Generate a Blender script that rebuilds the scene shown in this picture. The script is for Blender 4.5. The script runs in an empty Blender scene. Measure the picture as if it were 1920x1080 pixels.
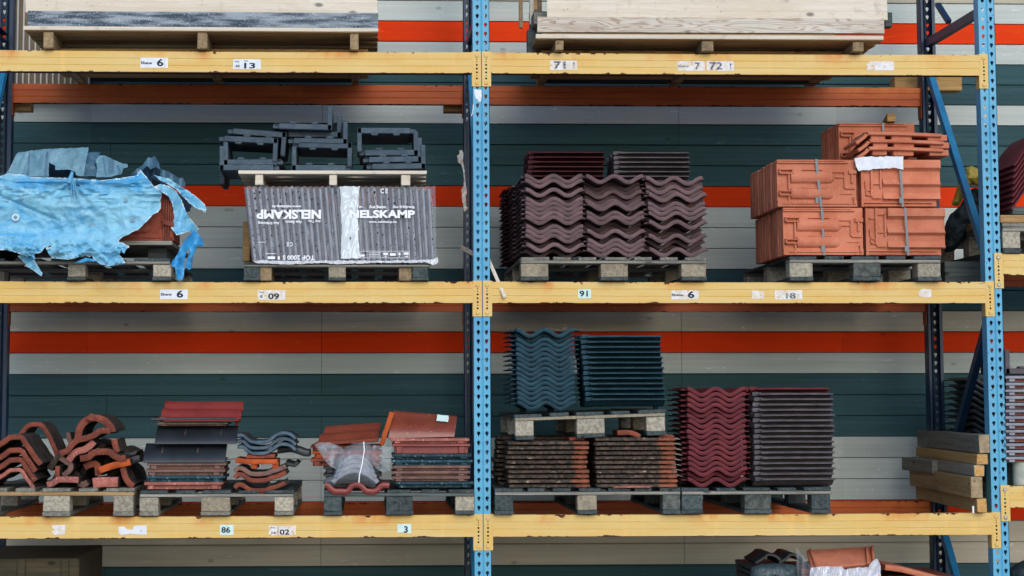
import bpy, bmesh, math, random
from mathutils import Vector, Matrix, noise, geometry
random.seed(7)
R = math.radians
SC = bpy.context.scene
COL = SC.collection

# ---------------------------------------------------------------- camera, world, sun, exposure
CAM = Vector((-0.5872, -9.6067, 1.5639)); PITCH, YAW, ROLL = 0.0858, 0.0344, -0.0015
FPX, PPX, PPY = 3441.57, 812.47, 446.75
FWD = Vector((math.sin(YAW)*math.cos(PITCH), math.cos(YAW)*math.cos(PITCH), math.sin(PITCH)))
_r = Vector((math.cos(YAW), -math.sin(YAW), 0)); _u = _r.cross(FWD)
RGT = _r*math.cos(ROLL) + _u*math.sin(ROLL); UP = _u*math.cos(ROLL) - _r*math.sin(ROLL)
cd = bpy.data.cameras.new('camera'); cam = bpy.data.objects.new('camera', cd); COL.objects.link(cam)
M = Matrix((RGT, UP, -FWD)).transposed().to_4x4(); M.translation = CAM; cam.matrix_world = M
cd.sensor_width = 36; cd.lens = FPX/1920*36
cd.shift_x = (960-PPX)/1920; cd.shift_y = (PPY-540)/1920
cd.clip_start = .1; cd.clip_end = 3000
SC.camera = cam
w = bpy.data.worlds.new('World'); SC.world = w; w.use_nodes = True
SUN_EL, SUN_AZ = R(28), R(168)        # azimuth clockwise from +Y: the sun stands in front of the rack, to its right
sky = w.node_tree.nodes.new('ShaderNodeTexSky'); sky.sky_type = 'NISHITA'; sky.sun_disc = False
sky.sun_elevation = SUN_EL; sky.sun_rotation = SUN_AZ; sky.air_density = 1.0; sky.dust_density = 1.5; sky.ozone_density = 3
bg = w.node_tree.nodes['Background']; w.node_tree.links.new(sky.outputs[0], bg.inputs[0]); bg.inputs[1].default_value = .15
sd = bpy.data.lights.new('sun', 'SUN'); so = bpy.data.objects.new('sun', sd); COL.objects.link(so)
sd.energy = .6; sd.angle = R(40); sd.color = (1, .97, .92)
sdir = Vector((math.sin(SUN_AZ)*math.cos(SUN_EL), math.cos(SUN_AZ)*math.cos(SUN_EL), math.sin(SUN_EL)))
so.rotation_euler = sdir.to_track_quat('Z', 'Y').to_euler(); so.location = sdir*30
SC.view_settings.view_transform = 'Standard'; SC.view_settings.look = 'None'
SC.view_settings.exposure = .5; SC.view_settings.gamma = 1

def P(px, py, Y):
    r = RGT*((px-PPX)/FPX) - UP*((py-PPY)/FPX) + FWD
    return CAM + r*((Y-CAM.y)/r.y)
def XZ(px, py, Y):
    p = P(px, py, Y); return p.x, p.z
S, D, YW = 2.717, 1.05, 1.5
ZT, ZM, ZL = 3.381, 2.163, .95
BH = .113

# ---------------------------------------------------------------- materials
def lin(c): return tuple(((v/255)/12.92 if v/255 <= .04045 else ((v/255+.055)/1.055)**2.4) for v in c)
class NT:
    def __init__(s, name):
        s.m = bpy.data.materials.new(name); s.m.use_nodes = True; s.t = s.m.node_tree
        s.b = s.t.nodes['Principled BSDF']; s._o = None
    def n(s, k, **kw):
        x = s.t.nodes.new(k)
        for a, v in kw.items(): setattr(x, a, v)
        return x
    def l(s, a, b): s.t.links.new(a, b)
    def val(s, sock, v):
        if hasattr(v, 'is_output'): s.l(v, sock)
        else: sock.default_value = v
    def obj(s):
        if s._o is None:
            tc = s.n('ShaderNodeTexCoord'); oi = s.n('ShaderNodeObjectInfo'); s.rand = oi.outputs['Random']
            a = s.n('ShaderNodeVectorMath', operation='SCALE'); s.l(s.rand, a.inputs[3]); a.inputs[0].default_value = (37, 61, 23)
            b = s.n('ShaderNodeVectorMath', operation='ADD'); s.l(tc.outputs['Object'], b.inputs[0]); s.l(a.outputs[0], b.inputs[1])
            s.raw = tc.outputs['Object']; s._o = b.outputs[0]
        return s._o
    def noise(s, scale=(1, 1, 1), k=1, detail=4, rough=.55, dist=0, raw=False):
        v = s.obj(); v = s.raw if raw else v
        mp = s.n('ShaderNodeVectorMath', operation='MULTIPLY'); s.l(v, mp.inputs[0]); mp.inputs[1].default_value = tuple(c*k for c in scale)
        x = s.n('ShaderNodeTexNoise'); s.l(mp.outputs[0], x.inputs['Vector']); x.inputs['Scale'].default_value = 1
        x.inputs['Detail'].default_value = detail; x.inputs['Roughness'].default_value = rough; x.inputs['Distortion'].default_value = dist
        return x.outputs[0]
    def ramp(s, f, a, b):
        x = s.n('ShaderNodeMapRange', interpolation_type='SMOOTHSTEP'); s.l(f, x.inputs[0])
        x.inputs[1].default_value = a; x.inputs[2].default_value = b; return x.outputs[0]
    def math(s, op, a, b=0.):
        x = s.n('ShaderNodeMath', operation=op); s.val(x.inputs[0], a); s.val(x.inputs[1], b); return x.outputs[0]
    def mix(s, f, a, b):
        x = s.n('ShaderNodeMix', data_type='RGBA'); s.val(x.inputs[0], f)
        for i, c in ((6, a), (7, b)):
            if hasattr(c, 'is_output'): s.l(c, x.inputs[i])
            else: x.inputs[i].default_value = (*c[:3], 1)
        return x.outputs[2]
    def vary(s, c, amt):
        s.obj(); f = s.math('ADD', s.math('MULTIPLY', s.rand, amt*2), 1-amt)
        x = s.n('ShaderNodeVectorMath', operation='SCALE'); s.l(c, x.inputs[0]); s.l(f, x.inputs[3]); return x.outputs[0]
    def sep(s):
        s.obj(); x = s.n('ShaderNodeSeparateXYZ'); s.l(s.raw, x.inputs[0]); return x.outputs
    def bump(s, h, d=.002, st=1):
        x = s.n('ShaderNodeBump'); s.l(h, x.inputs['Height']); x.inputs['Distance'].default_value = d; x.inputs['Strength'].default_value = st
        s.l(x.outputs[0], s.b.inputs['Normal'])
    def fin(s, c, rough=.7, spec=.4, metal=0):
        s.val(s.b.inputs['Base Color'], c if hasattr(c, 'is_output') else (*c, 1)); s.val(s.b.inputs['Roughness'], rough)
        s.b.inputs['Specular IOR Level'].default_value = spec; s.b.inputs['Metallic'].default_value = metal
        return s.m

def plain(name, c, rough=.6, spec=.4, metal=0): return NT(name).fin(lin(c), rough, spec, metal)
def speck(name, c1, c2, k=8, stretch=(1, 1, 1), c3=None, k3=120, t3=(.62, .75), rough=.8, bump=.0015, kb=90, var=.12, spec=.16, lo=.35, hi=.65):
    t = NT(name)
    c = t.mix(t.ramp(t.noise(stretch, k, 5), lo, hi), lin(c1), lin(c2))
    if c3: c = t.mix(t.ramp(t.noise((1, 1, 1), k3, 3), *t3), c, lin(c3))
    c = t.vary(c, var)
    if bump: t.bump(t.noise((1, 1, 1), kb, 4), bump)
    return t.fin(c, rough, spec)
def wood(name, c1, c2, axis='X', c3=None, grain=60, ring=0, knots=True, rough=.85, var=.12, grime=.5, bump=.0012):
    t = NT(name)
    st = {'X': (.035, 1, 1), 'Y': (1, .035, 1), 'Z': (1, 1, .035)}[axis]
    g = t.noise(st, grain, 6, .65, .3)
    c = t.mix(t.ramp(g, .3, .72), lin(c1), lin(c2))
    if ring:
        g2 = t.noise({'X': (.1, 1, 1), 'Y': (1, .1, 1), 'Z': (1, 1, .1)}[axis], 16, 2, .45, .4)
        rr = t.math('SINE', t.math('MULTIPLY', g2, 110.))
        c = t.mix(t.math('MULTIPLY', t.ramp(rr, .2, 1.), ring), c, lin(c3 or c1))
    if c3:
        bl = t.noise(tuple(v if v == 1 else .25 for v in st), 7, 3)
        c = t.mix(t.math('MULTIPLY', t.ramp(bl, .5, .75), grime), c, lin(c3))
    if knots:
        v = t.n('ShaderNodeTexVoronoi'); mp = t.n('ShaderNodeVectorMath', operation='MULTIPLY'); t.l(t.obj(), mp.inputs[0])
        mp.inputs[1].default_value = {'X': (4.5, 9, 9), 'Y': (9, 4.5, 9), 'Z': (9, 9, 4.5)}[axis]
        t.l(mp.outputs[0], v.inputs['Vector']); v.inputs['Scale'].default_value = 1
        k = t.ramp(v.outputs['Distance'], .14, .05)
        c = t.mix(t.math('MULTIPLY', k, .75), c, lin([x*.4 for x in c1]))
    ck = t.noise(tuple(v if v == 1 else .012 for v in st), grain*.9, 3, .6, .2)
    c = t.mix(t.math('MULTIPLY', t.ramp(ck, .69, .73), .65), c, lin([x*.38 for x in c1]))
    st2 = t.noise((1, 1, 1), 11, 5, .7, .5); c = t.mix(t.math('MULTIPLY', t.ramp(st2, .55, .72), .28), c, lin([x*.6 for x in c1]))
    c = t.vary(c, var); t.bump(g, bump)
    return t.fin(c, rough, .2)

def clad(name, c1, c2):
    t = NT(name); g = t.noise((.02, 1, 1), 55, 5, .6, .2); big = t.noise((.5, 1, 3), 1.7, 3); fl = t.noise((.25, 1, 1), 30, 4, .6, 1.5)
    c = t.mix(t.ramp(g, .3, .75), lin(c1), lin(c2)); c = t.mix(t.math('MULTIPLY', t.ramp(big, .45, .75), .35), c, lin([x*.78 for x in c1]))
    c = t.mix(t.math('MULTIPLY', t.ramp(fl, .63, .74), .5), c, lin([min(255, x*1.25+12) for x in c2]))
    v = t.n('ShaderNodeTexVoronoi'); mp = t.n('ShaderNodeVectorMath', operation='MULTIPLY'); t.l(t.obj(), mp.inputs[0]); mp.inputs[1].default_value = (3.3, 6, 6.1)
    t.l(mp.outputs[0], v.inputs['Vector']); v.inputs['Scale'].default_value = 1
    c = t.mix(t.math('MULTIPLY', t.ramp(v.outputs['Distance'], .085, .04), .4), c, lin([x*.5 for x in c1]))
    k = t.math('FLOOR', t.math('DIVIDE', t.math('SUBTRACT', t.sep()[2], P(900, 661.5, YW).z), (P(900, 622.2, YW).z-P(900, 661.5, YW).z)*1.0035))
    kx = t.math('FLOOR', t.math('DIVIDE', t.sep()[0], 2.28))
    wn = t.n('ShaderNodeTexWhiteNoise', noise_dimensions='2D'); cx = t.n('ShaderNodeCombineXYZ'); t.l(k, cx.inputs[0]); t.l(kx, cx.inputs[1]); t.l(cx.outputs[0], wn.inputs['Vector'])
    sc = t.n('ShaderNodeVectorMath', operation='SCALE'); t.l(c, sc.inputs[0]); t.l(t.math('ADD', t.math('MULTIPLY', wn.outputs['Value'], .22), .88), sc.inputs[3]); c = sc.outputs[0]
    t.bump(g, .0016); return t.fin(c, .75, .12)

def beam_paint(name, c1, c2, rust, amount=1.):
    t = NT(name); x, y, z = t.sep()
    c = t.mix(t.ramp(t.noise((1.2, 1, 9), 2.2, 4), .3, .7), lin(c1), lin(c2))
    st = t.noise((14, 1, .9), 1.0, 4, .6, .4)                           # vertical water streaks
    c = t.mix(t.math('MULTIPLY', t.ramp(st, .55, .8), .35*amount), c, lin([min(255, v*1.08+10) for v in c1]))
    up = t.ramp(z, .03, .113)
    o = t.math('MULTIPLY', t.ramp(t.noise((3.2, 1, 2), 1.3, 4, .6), .5, .72), t.math('MULTIPLY', up, .92*amount))
    c = t.mix(o, c, lin((206, 120, 48)))                                # rust wash below the upper edge
    e = t.noise((1, 1, 1), 26, 5, .7); e2 = t.noise((1, 1, 1), 3.1, 2)
    lim = t.math('SUBTRACT', .1145, t.math('MULTIPLY', t.math('MULTIPLY', t.ramp(e, .46, .68), t.ramp(e2, .44, .6)), .019*amount))
    chip = t.math('GREATER_THAN', z, lim)
    lim2 = t.math('MULTIPLY', t.math('MULTIPLY', t.ramp(e, .45, .66), t.ramp(t.noise((1, 1, 1), 4.3, 2), .42, .6)), .008*amount)
    chip2 = t.math('LESS_THAN', z, lim2)
    sp = t.ramp(t.noise((1, 1, .7), 42, 3, .7), .72, .76)
    sp = t.math('MULTIPLY', sp, t.ramp(t.noise((1, 1, 1), 1.9, 2), .5, .62))
    mk = t.math('MAXIMUM', t.math('MAXIMUM', chip, chip2), t.math('MULTIPLY', sp, .8*amount))
    c = t.mix(mk, c, lin(rust))
    t.bump(t.noise((.3, 1, 1), 14, 3), .001)
    return t.fin(c, t.math('ADD', t.math('MULTIPLY', mk, .4), .45), .25)

MAT = {}
def mk(k, m): MAT[k] = m; return m
mk('yellow', beam_paint('yellow_paint', (216, 178, 100), (216, 188, 122), (74, 38, 28)))
mk('yellowc', speck('yellow_connector_paint', (214, 176, 96), (212, 182, 110), 9, c3=(120, 66, 36), k3=46, t3=(.7, .74), rough=.45, bump=.0006, kb=60, var=.02, spec=.45))
mk('orangec', speck('orange_connector_paint', (170, 78, 34), (140, 66, 34), 9, c3=(60, 30, 20), k3=46, t3=(.66, .72), rough=.5, bump=.0006, kb=60, var=.02))
mk('orange', beam_paint('orange_paint', (178, 84, 32), (162, 72, 28), (60, 26, 18), .7))
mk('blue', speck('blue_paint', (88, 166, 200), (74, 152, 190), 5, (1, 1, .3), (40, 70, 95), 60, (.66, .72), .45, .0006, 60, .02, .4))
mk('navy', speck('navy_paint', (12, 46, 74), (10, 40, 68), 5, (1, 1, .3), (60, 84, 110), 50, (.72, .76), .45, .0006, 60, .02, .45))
mk('brace', speck('brace_blue_paint', (40, 124, 166), (30, 106, 150), 7, (1, 1, 1), (24, 60, 90), 50, (.68, .76), .45, .0006, 60, .05, .45))
mk('steel', plain('strap_steel', (104, 116, 122), .45, .4, .2))
mk('zinc', plain('zinc_bolt', (170, 168, 160), .4, .5, .6))
mk('light', clad('light_grey_boards', (180, 188, 182), (192, 200, 194)))
mk('dark', clad('slate_green_boards', (50, 78, 82), (60, 90, 94)))
mk('red', clad('orange_red_boards', (216, 56, 10), (222, 62, 14)))
mk('beige', clad('beige_grey_boards', (172, 166, 148), (184, 178, 160)))
mk('gap', plain('dark_gap', (20, 24, 26), .9, .1))
mk('paper', speck('white_paper', (228, 232, 238), (214, 220, 228), 30, rough=.6, bump=0, var=.02))
mk('mint', speck('mint_paper', (206, 232, 226), (196, 224, 220), 30, rough=.6, bump=0, var=.02))
mk('scuff', speck('scuffed_paper', (228, 228, 232), (214, 205, 190), 26, c3=(214, 170, 100), k3=60, t3=(.6, .66), rough=.6, bump=0, var=.02))
mk('ink', plain('dark_ink', (28, 46, 66), .6, .2))
mk('ink2', speck('worn_ink', (44, 62, 82), (150, 160, 172), 130, rough=.6, bump=0, var=0))
mk('hole', plain('hole_black', (6, 9, 12), .9, .1))
mk('pw', wood('pallet_grey_wood', (110, 110, 104), (164, 160, 148), 'X', (66, 70, 68), 60))
mk('pwy', wood('pallet_grey_boards', (98, 98, 92), (146, 142, 130), 'Y', (58, 60, 60), 60))
mk('pd', wood('dark_weathered_wood', (58, 68, 68), (98, 106, 104), 'X', (38, 46, 48), 60))
mk('pdy', wood('dark_weathered_boards', (48, 60, 62), (88, 96, 96), 'Y', (32, 42, 44), 60))
mk('chest', wood('olive_brown_wood', (62, 56, 42), (80, 72, 54), 'X', (42, 44, 38), 60))
mk('pdd', wood('dark_damp_wood', (34, 36, 36), (50, 52, 50), 'X', (24, 26, 28), 60))  # near-black wood tone for the crates' foot boards
mk('chip', speck('chipboard_block', (178, 170, 152), (142, 136, 122), 70, (1, 1, 1), (84, 82, 78), 210, (.58, .72), .9, .002, 150, .2))
mk('chipd', speck('dirty_chipboard_block', (104, 108, 102), (70, 76, 74), 40, (1, 1, 1), (46, 52, 52), 170, (.54, .7), .9, .002, 150, .16))
mk('endw', wood('block_end_wood', (138, 128, 108), (168, 158, 138), 'Y', (78, 76, 68), 60, .35))
mk('fresh', wood('pale_new_plank', (206, 196, 176), (222, 214, 200), 'X', (196, 172, 138), 46, .18, True, .8, .05, .35))
mk('grain', wood('flamed_plank', (196, 188, 172), (218, 212, 202), 'X', (140, 96, 62), 60, .5, True, .8, .04, .3))
mk('greyp', speck('silver_grey_plank', (66, 78, 90), (150, 160, 168), 42, (.14, 1, 1), (202, 208, 212), 110, (.58, .72), .85, .0025, 120, .04, .1))
mk('tan', wood('tan_board', (150, 118, 78), (186, 152, 104), 'X', (104, 78, 52), 40, .3))
mk('tany', wood('tan_bearer', (132, 112, 84), (168, 146, 112), 'Y', (84, 76, 66), 40, .3))
mk('oak', wood('brown_timber', (150, 118, 74), (176, 142, 92), 'X', (112, 90, 62), 50, .45, True, .8, .1))
mk('oakg', wood('grey_timber', (122, 108, 88), (150, 136, 112), 'X', (84, 80, 74), 50, .5, True, .85, .05))
mk('oaky', wood('brown_timber_side', (154, 128, 86), (184, 156, 108), 'Y', (110, 96, 70), 50, .2, True, .85, .08))
mk('oakly', wood('honey_timber_side', (178, 140, 84), (196, 162, 108), 'Y', (128, 106, 70), 50, .2, True, .85, .05))
mk('oakgy', wood('grey_timber_side', (136, 130, 118), (164, 156, 142), 'Y', (98, 98, 94), 50, .2, True, .85, .05))
mk('oakdy', wood('dark_timber_side', (110, 108, 98), (142, 138, 124), 'Y', (74, 78, 74), 50, .3, True, .85, .05))
mk('endt', speck('timber_end_grey', (170, 150, 120), (140, 122, 96), 30, c3=(104, 92, 74), k3=90, t3=(.58, .7), var=.05))
mk('oake', wood('timber_end', (196, 146, 82), (206, 168, 110), 'Y', (150, 104, 60), 30, .6, False))
mk('t_brown', speck('brown_concrete_tile', (112, 90, 92), (96, 78, 80), 14, c3=(146, 126, 122), k3=240, t3=(.64, .76), rough=.85, bump=.0012, kb=260, var=.1))
mk('t_wine', speck('wine_concrete_tile', (108, 48, 53), (92, 42, 47), 14, c3=(146, 88, 92), k3=240, t3=(.66, .78), rough=.7, bump=.001, kb=260, var=.08))
mk('t_blue', speck('slate_blue_tile', (38, 68, 80), (29, 56, 67), 14, c3=(104, 134, 146), k3=240, t3=(.66, .78), rough=.6, bump=.001, kb=260, var=.1))
mk('t_grey', speck('mauve_grey_tile', (98, 92, 97), (82, 76, 80), 14, c3=(146, 136, 142), k3=240, t3=(.64, .76), rough=.8, bump=.001, kb=260, var=.08))
mk('t_edge', speck('pale_tile_lip', (150, 151, 158), (132, 133, 142), 14, rough=.7, bump=.001, kb=260, var=.05))
mk('t_dkred', speck('dark_red_tile', (78, 36, 42), (60, 30, 36), 14, rough=.7, bump=.001, kb=260, var=.1))
mk('terra', speck('terracotta', (200, 126, 98), (184, 108, 80), 7, c3=(208, 150, 128), k3=90, t3=(.58, .78), rough=.8, bump=.0008, kb=180, var=.1))
mk('clayd', speck('dark_terracotta', (150, 80, 62), (130, 68, 54), 9, c3=(170, 104, 86), k3=90, t3=(.58, .78), rough=.85, bump=.0008, kb=180, var=.08))
mk('terrad', speck('red_brown_clay', (134, 72, 56), (106, 58, 48), 12, c3=(160, 104, 88), k3=120, t3=(.58, .72), rough=.85, bump=.0015, kb=140, var=.14))
mk('pink', speck('pale_pink_clay', (176, 108, 96), (142, 86, 78), 14, c3=(214, 170, 160), k3=90, t3=(.58, .72), rough=.85, bump=.0015, kb=140, var=.1))
mk('brick', speck('orange_clay', (184, 88, 44), (150, 68, 36), 14, rough=.8, bump=.001, kb=140, var=.1))
mk('glaze', speck('red_engobe', (132, 50, 46), (116, 42, 40), 9, c3=(156, 84, 78), k3=160, t3=(.64, .76), rough=.4, bump=.0006, kb=200, var=.06, spec=.5))
mk('rust_gl', speck('rust_brown_glaze', (132, 66, 50), (120, 58, 44), 9, c3=(170, 110, 60), k3=70, t3=(.64, .7), rough=.32, bump=.0005, kb=120, var=.03, spec=.5))
mk('slate', speck('charcoal_tile', (44, 50, 56), (34, 40, 46), 9, c3=(110, 108, 108), k3=120, t3=(.68, .78), rough=.45, bump=.0008, kb=160, var=.08, spec=.45))
mk('browne', speck('brown_tile_edge', (126, 96, 86), (104, 80, 76), 20, c3=(160, 140, 128), k3=160, t3=(.6, .72), rough=.85, bump=.0012, kb=200, var=.12))
mk('teal', speck('weathered_teal_tile', (48, 78, 88), (34, 60, 70), 26, c3=(150, 176, 182), k3=90, t3=(.62, .68), rough=.7, bump=.002, kb=120, var=.1))
mk('glz_blue', speck('blue_grey_glaze', (62, 88, 106), (40, 60, 76), 16, c3=(140, 160, 170), k3=140, t3=(.64, .74), rough=.35, bump=.0008, kb=160, var=.12, spec=.5))
mk('coal', speck('dark_concrete_channel', (78, 92, 102), (66, 80, 92), 20, c3=(136, 146, 152), k3=200, t3=(.6, .8), rough=.75, bump=.0015, kb=260, var=.14))
def lichen_mat():
    t = NT('lichened_clay_tile'); x, y, z = t.sep()
    clay = t.mix(t.ramp(t.noise((1, 1, 1), 40, 4), .35, .65), lin((146, 88, 66)), lin((116, 72, 56)))
    soil = t.mix(t.ramp(t.noise((1, 1, 1), 50, 5, .7), .4, .62), lin((48, 45, 42)), lin((104, 86, 72)))
    soil = t.mix(t.ramp(t.noise((1, .4, 1), 60, 4, .7), .63, .7), soil, lin((176, 166, 150)))
    ed = t.math('ADD', y, t.math('MULTIPLY', t.noise((1, 1, 1), 30, 3), .03))
    edge = t.math('MULTIPLY', t.ramp(t.rand, .1, .9), .022)
    c = t.mix(t.ramp(t.math('ADD', ed, edge), .360, .372), soil, clay)
    t.bump(t.noise((1, 1, 1), 120, 4), .002); return t.fin(t.vary(c, .15), .9, .2)
mk('soot', speck('sooty_clay_surface', (70, 62, 58), (48, 46, 46), 14, c3=(120, 104, 92), k3=70, t3=(.6, .72), rough=.9, bump=.002, kb=120, var=.15))  # weathered dark clay, its tone also painting shade inside the pieces
mk('lichen', lichen_mat())
def film(name, c, alpha, rough=.25, bump=.002, kb=30):
    t = NT(name); n = t.noise((1, 1, 1), kb, 5, .6, 1.2)
    n2 = t.noise((1.6, 1, .5), kb*.6, 4, .6, 2.5)  # wrinkle streaks of higher opacity, painting sheen on the film
    t.val(t.b.inputs['Alpha'], t.math('ADD', t.math('MULTIPLY', t.ramp(n2, .5, .68), alpha*.8), alpha*.7))
    t.bump(n, bump, 1); return t.fin(lin(c), rough, .5)
mk('film', film('clear_wrap_film', (184, 196, 208), .27, .2, .0008, 18))
mk('band', film('white_wrap_overlap', (222, 232, 238), .9, .4, .001, 20))
mk('bag', film('clear_plastic_bag', (204, 218, 228), .15, .14, .004, 16))
mk('milky', film('milky_torn_wrap', (226, 230, 238), .85, .3, .005, 30))
mk('dkfilm', film('dark_wrinkled_wrap', (70, 88, 92), .85, .28, .008, 26))
mk('print', plain('white_print', (236, 240, 244), .5, .3))
def tarp_mat(name, a, b, cc):
    t = NT(name); n = t.noise((.6, 1, 1.5), 5, 5, .6, .8); c = t.mix(t.ramp(n, .42, .7), lin(a), lin(b))  # noise lays deeper blue in bands, painting fold shade into the colour
    n2 = t.noise((1, 1, 2.2), 13, 5, .65, 1.4); c = t.mix(t.math('MULTIPLY', t.ramp(n2, .5, .72), .65), c, lin(cc))
    n3 = t.noise((1, 1, 1), 60, 4, .7, .6); c = t.mix(t.math('MULTIPLY', t.ramp(n3, .68, .76), .3), c, lin((96, 134, 156)))
    t.bump(t.noise((1, 1, 1.6), 15, 4, .55, 1.8), .009, .8)
    return t.fin(c, .42, .4)
mk('tarp', tarp_mat('blue_tarp', (128, 190, 216), (66, 158, 208), (160, 202, 222)))
mk('tarpb', tarp_mat('blue_tarp_underside', (52, 150, 208), (36, 128, 190), (110, 186, 224)))
mk('tarpg', tarp_mat('faded_grey_tarp', (112, 152, 168), (92, 136, 158), (140, 174, 186)))
mk('tarpline', plain('tarp_print_line', (92, 124, 146), .6, .2))
mk('tarpfray', plain('frayed_tarp_edge', (206, 226, 234), .7, .2))
mk('tarpring', plain('tarp_disc', (112, 150, 170), .5, .4))
mk('tarpgd', tarp_mat('slate_blue_tarp', (74, 112, 134), (58, 96, 122), (110, 146, 166)))  # darker copy of the grey tarp, shade painted on recessed folds
mk('tarpdk', plain('dark_blue_tarp_inside', (16, 44, 64), .6, .3))  # flat dark blue that paints the shade in the tarp's hollows
mk('ground', speck('yard_concrete', (160, 160, 156), (146, 146, 144), .8, c3=(176, 174, 168), k3=40, t3=(.55, .7), rough=.9, bump=.003, kb=60, var=0))
mk('rib', speck('ribbed_sheet', (126, 112, 92), (104, 96, 84), 6, rough=.55, bump=0, var=0))
mk('ribl', plain('ribbed_sheet_edge', (190, 186, 176), .5, .4))
mk('yellowbag', film('yellow_plastic_bag', (186, 168, 70), .95, .4, .006, 24))
mk('darkstuff', speck('dark_cloth', (50, 62, 66), (34, 46, 52), 10, rough=.6, bump=.006, kb=22, var=.05))
mk('pipe', speck('pale_cement_pipe', (186, 190, 176), (160, 166, 156), 20, rough=.8, bump=.001, var=.05))

# ---------------------------------------------------------------- mesh helpers
WL = {}
class MB:
    def __init__(s): s.v = []; s.f = []; s.m = []
    def add(s, vs, fs, mi=0):
        o = len(s.v); s.v += [Vector(p) for p in vs]
        for f in fs: s.f.append([i+o for i in f]); s.m.append(mi)
        return s
    def box(s, x0, x1, y0, y1, z0, z1, mi=0, mat=None, jit=0):
        vs = [Vector((x, y, z)) for z in (z0, z1) for y in (y0, y1) for x in (x0, x1)]
        if jit: vs = [v+Vector([random.uniform(-jit, jit) for _ in range(3)]) for v in vs]
        if mat is not None: vs = [mat @ v for v in vs]
        return s.add(vs, [(0, 2, 3, 1), (4, 5, 7, 6), (0, 1, 5, 4), (2, 6, 7, 3), (0, 4, 6, 2), (1, 3, 7, 5)], mi)
    def hexa(s, fr, bk, mi=0):
        # fr, bk: four world points each (same order round the face)
        s.add(list(fr)+list(bk), [(0, 1, 2, 3), (7, 6, 5, 4), (0, 4, 5, 1), (1, 5, 6, 2), (2, 6, 7, 3), (3, 7, 4, 0)], mi); return s
    def bar(s, a, b, w, h, side=Vector((1, 0, 0)), mi=0):
        a = Vector(a); b = Vector(b); d = (b-a).normalized(); x = (side-d*side.dot(d)).normalized(); y = d.cross(x)
        q = [x*w/2+y*h/2, -x*w/2+y*h/2, -x*w/2-y*h/2, x*w/2-y*h/2]
        return s.hexa([a+k for k in q], [b+k for k in q], mi)
    def cyl(s, c, ax, r, h, n=14, mi=0, r2=None):
        c = Vector(c); ax = Vector(ax).normalized(); x = ax.orthogonal().normalized(); y = ax.cross(x); r2 = r if r2 is None else r2
        a = [c+(x*math.cos(i*2*math.pi/n)+y*math.sin(i*2*math.pi/n))*r for i in range(n)]
        b = [c+ax*h+(x*math.cos(i*2*math.pi/n)+y*math.sin(i*2*math.pi/n))*r2 for i in range(n)]
        return s.add(a+b, [(i, (i+1) % n, n+(i+1) % n, n+i) for i in range(n)]+[tuple(range(n-1, -1, -1)), tuple(range(n, 2*n))], mi)
    def sweep(s, top, bot, stations, mi=0):
        # top, bot: lists of (x, z); stations: list of (y, shrink, dx, dz)
        n = len(top); vs = []
        for (y, k, dx, dz) in stations:
            for (a, b) in zip(top, bot):
                cx, cz = (a[0]+b[0])/2, (a[1]+b[1])/2
                vs.append((cx+(a[0]-cx)*k+dx, y, cz+(a[1]-cz)*k+dz)); vs.append((cx+(b[0]-cx)*k+dx, y, cz+(b[1]-cz)*k+dz))
        fs = []; w_ = 2*n
        for j in range(len(stations)-1):
            o, p = j*w_, (j+1)*w_
            for i in range(n-1):
                fs.append((o+2*i, o+2*i+2, p+2*i+2, p+2*i)); fs.append((o+2*i+1, p+2*i+1, p+2*i+3, o+2*i+3))
            fs.append((o, p, p+1, o+1)); e = 2*(n-1); fs.append((o+e, o+e+1, p+e+1, p+e))
        for o, fl in ((0, 1), ((len(stations)-1)*w_, 0)):
            for i in range(n-1):
                q = (o+2*i, o+2*i+1, o+2*i+3, o+2*i+2); fs.append(q if fl else q[::-1])
        return s.add(vs, fs, mi)
    def text(s, st, x0, x1, z0, z1, y, mi=0, flip=False, yf=None):
        vs, fs = glyphs(st)
        o = []
        for (u, v) in vs:
            if flip: u, v = 1-u, 1-v
            X, Z = x0+(x1-x0)*u, z0+(z1-z0)*v
            o.append((X, y if yf is None else yf(X, Z), Z))
        return s.add(o, fs, mi)
    def build(s, name, mats, parent=None, loc=None, bevel=0, smooth=None, doubles=False):
        L = Vector(loc) if loc is not None else (WL[parent.name] if parent else Vector((0, 0, 0)))
        me = bpy.data.meshes.new(name); me.from_pydata([v-L for v in s.v], [], s.f)
        mats = mats if isinstance(mats, (list, tuple)) else [mats]
        for m in mats: me.materials.append(MAT[m] if isinstance(m, str) else m)
        me.polygons.foreach_set('material_index', s.m)
        bm = bmesh.new(); bm.from_mesh(me)
        if doubles: bmesh.ops.remove_doubles(bm, verts=bm.verts, dist=1e-5)
        bmesh.ops.recalc_face_normals(bm, faces=bm.faces)
        if bevel:
            ed = [e for e in bm.edges if len(e.link_faces) == 2 and e.calc_face_angle(0) > .6]
            bmesh.ops.bevel(bm, geom=ed, offset=bevel, segments=1, affect='EDGES', clamp_overlap=True)
        bm.to_mesh(me); bm.free()
        if smooth:
            me.polygons.foreach_set('use_smooth', [True]*len(me.polygons)); me.set_sharp_from_angle(angle=R(smooth))
        o = bpy.data.objects.new(name, me); COL.objects.link(o)
        WL[o.name] = L
        if parent: o.parent = parent; o.location = L-WL[parent.name]
        else: o.location = L
        return o
_G = {}
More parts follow.
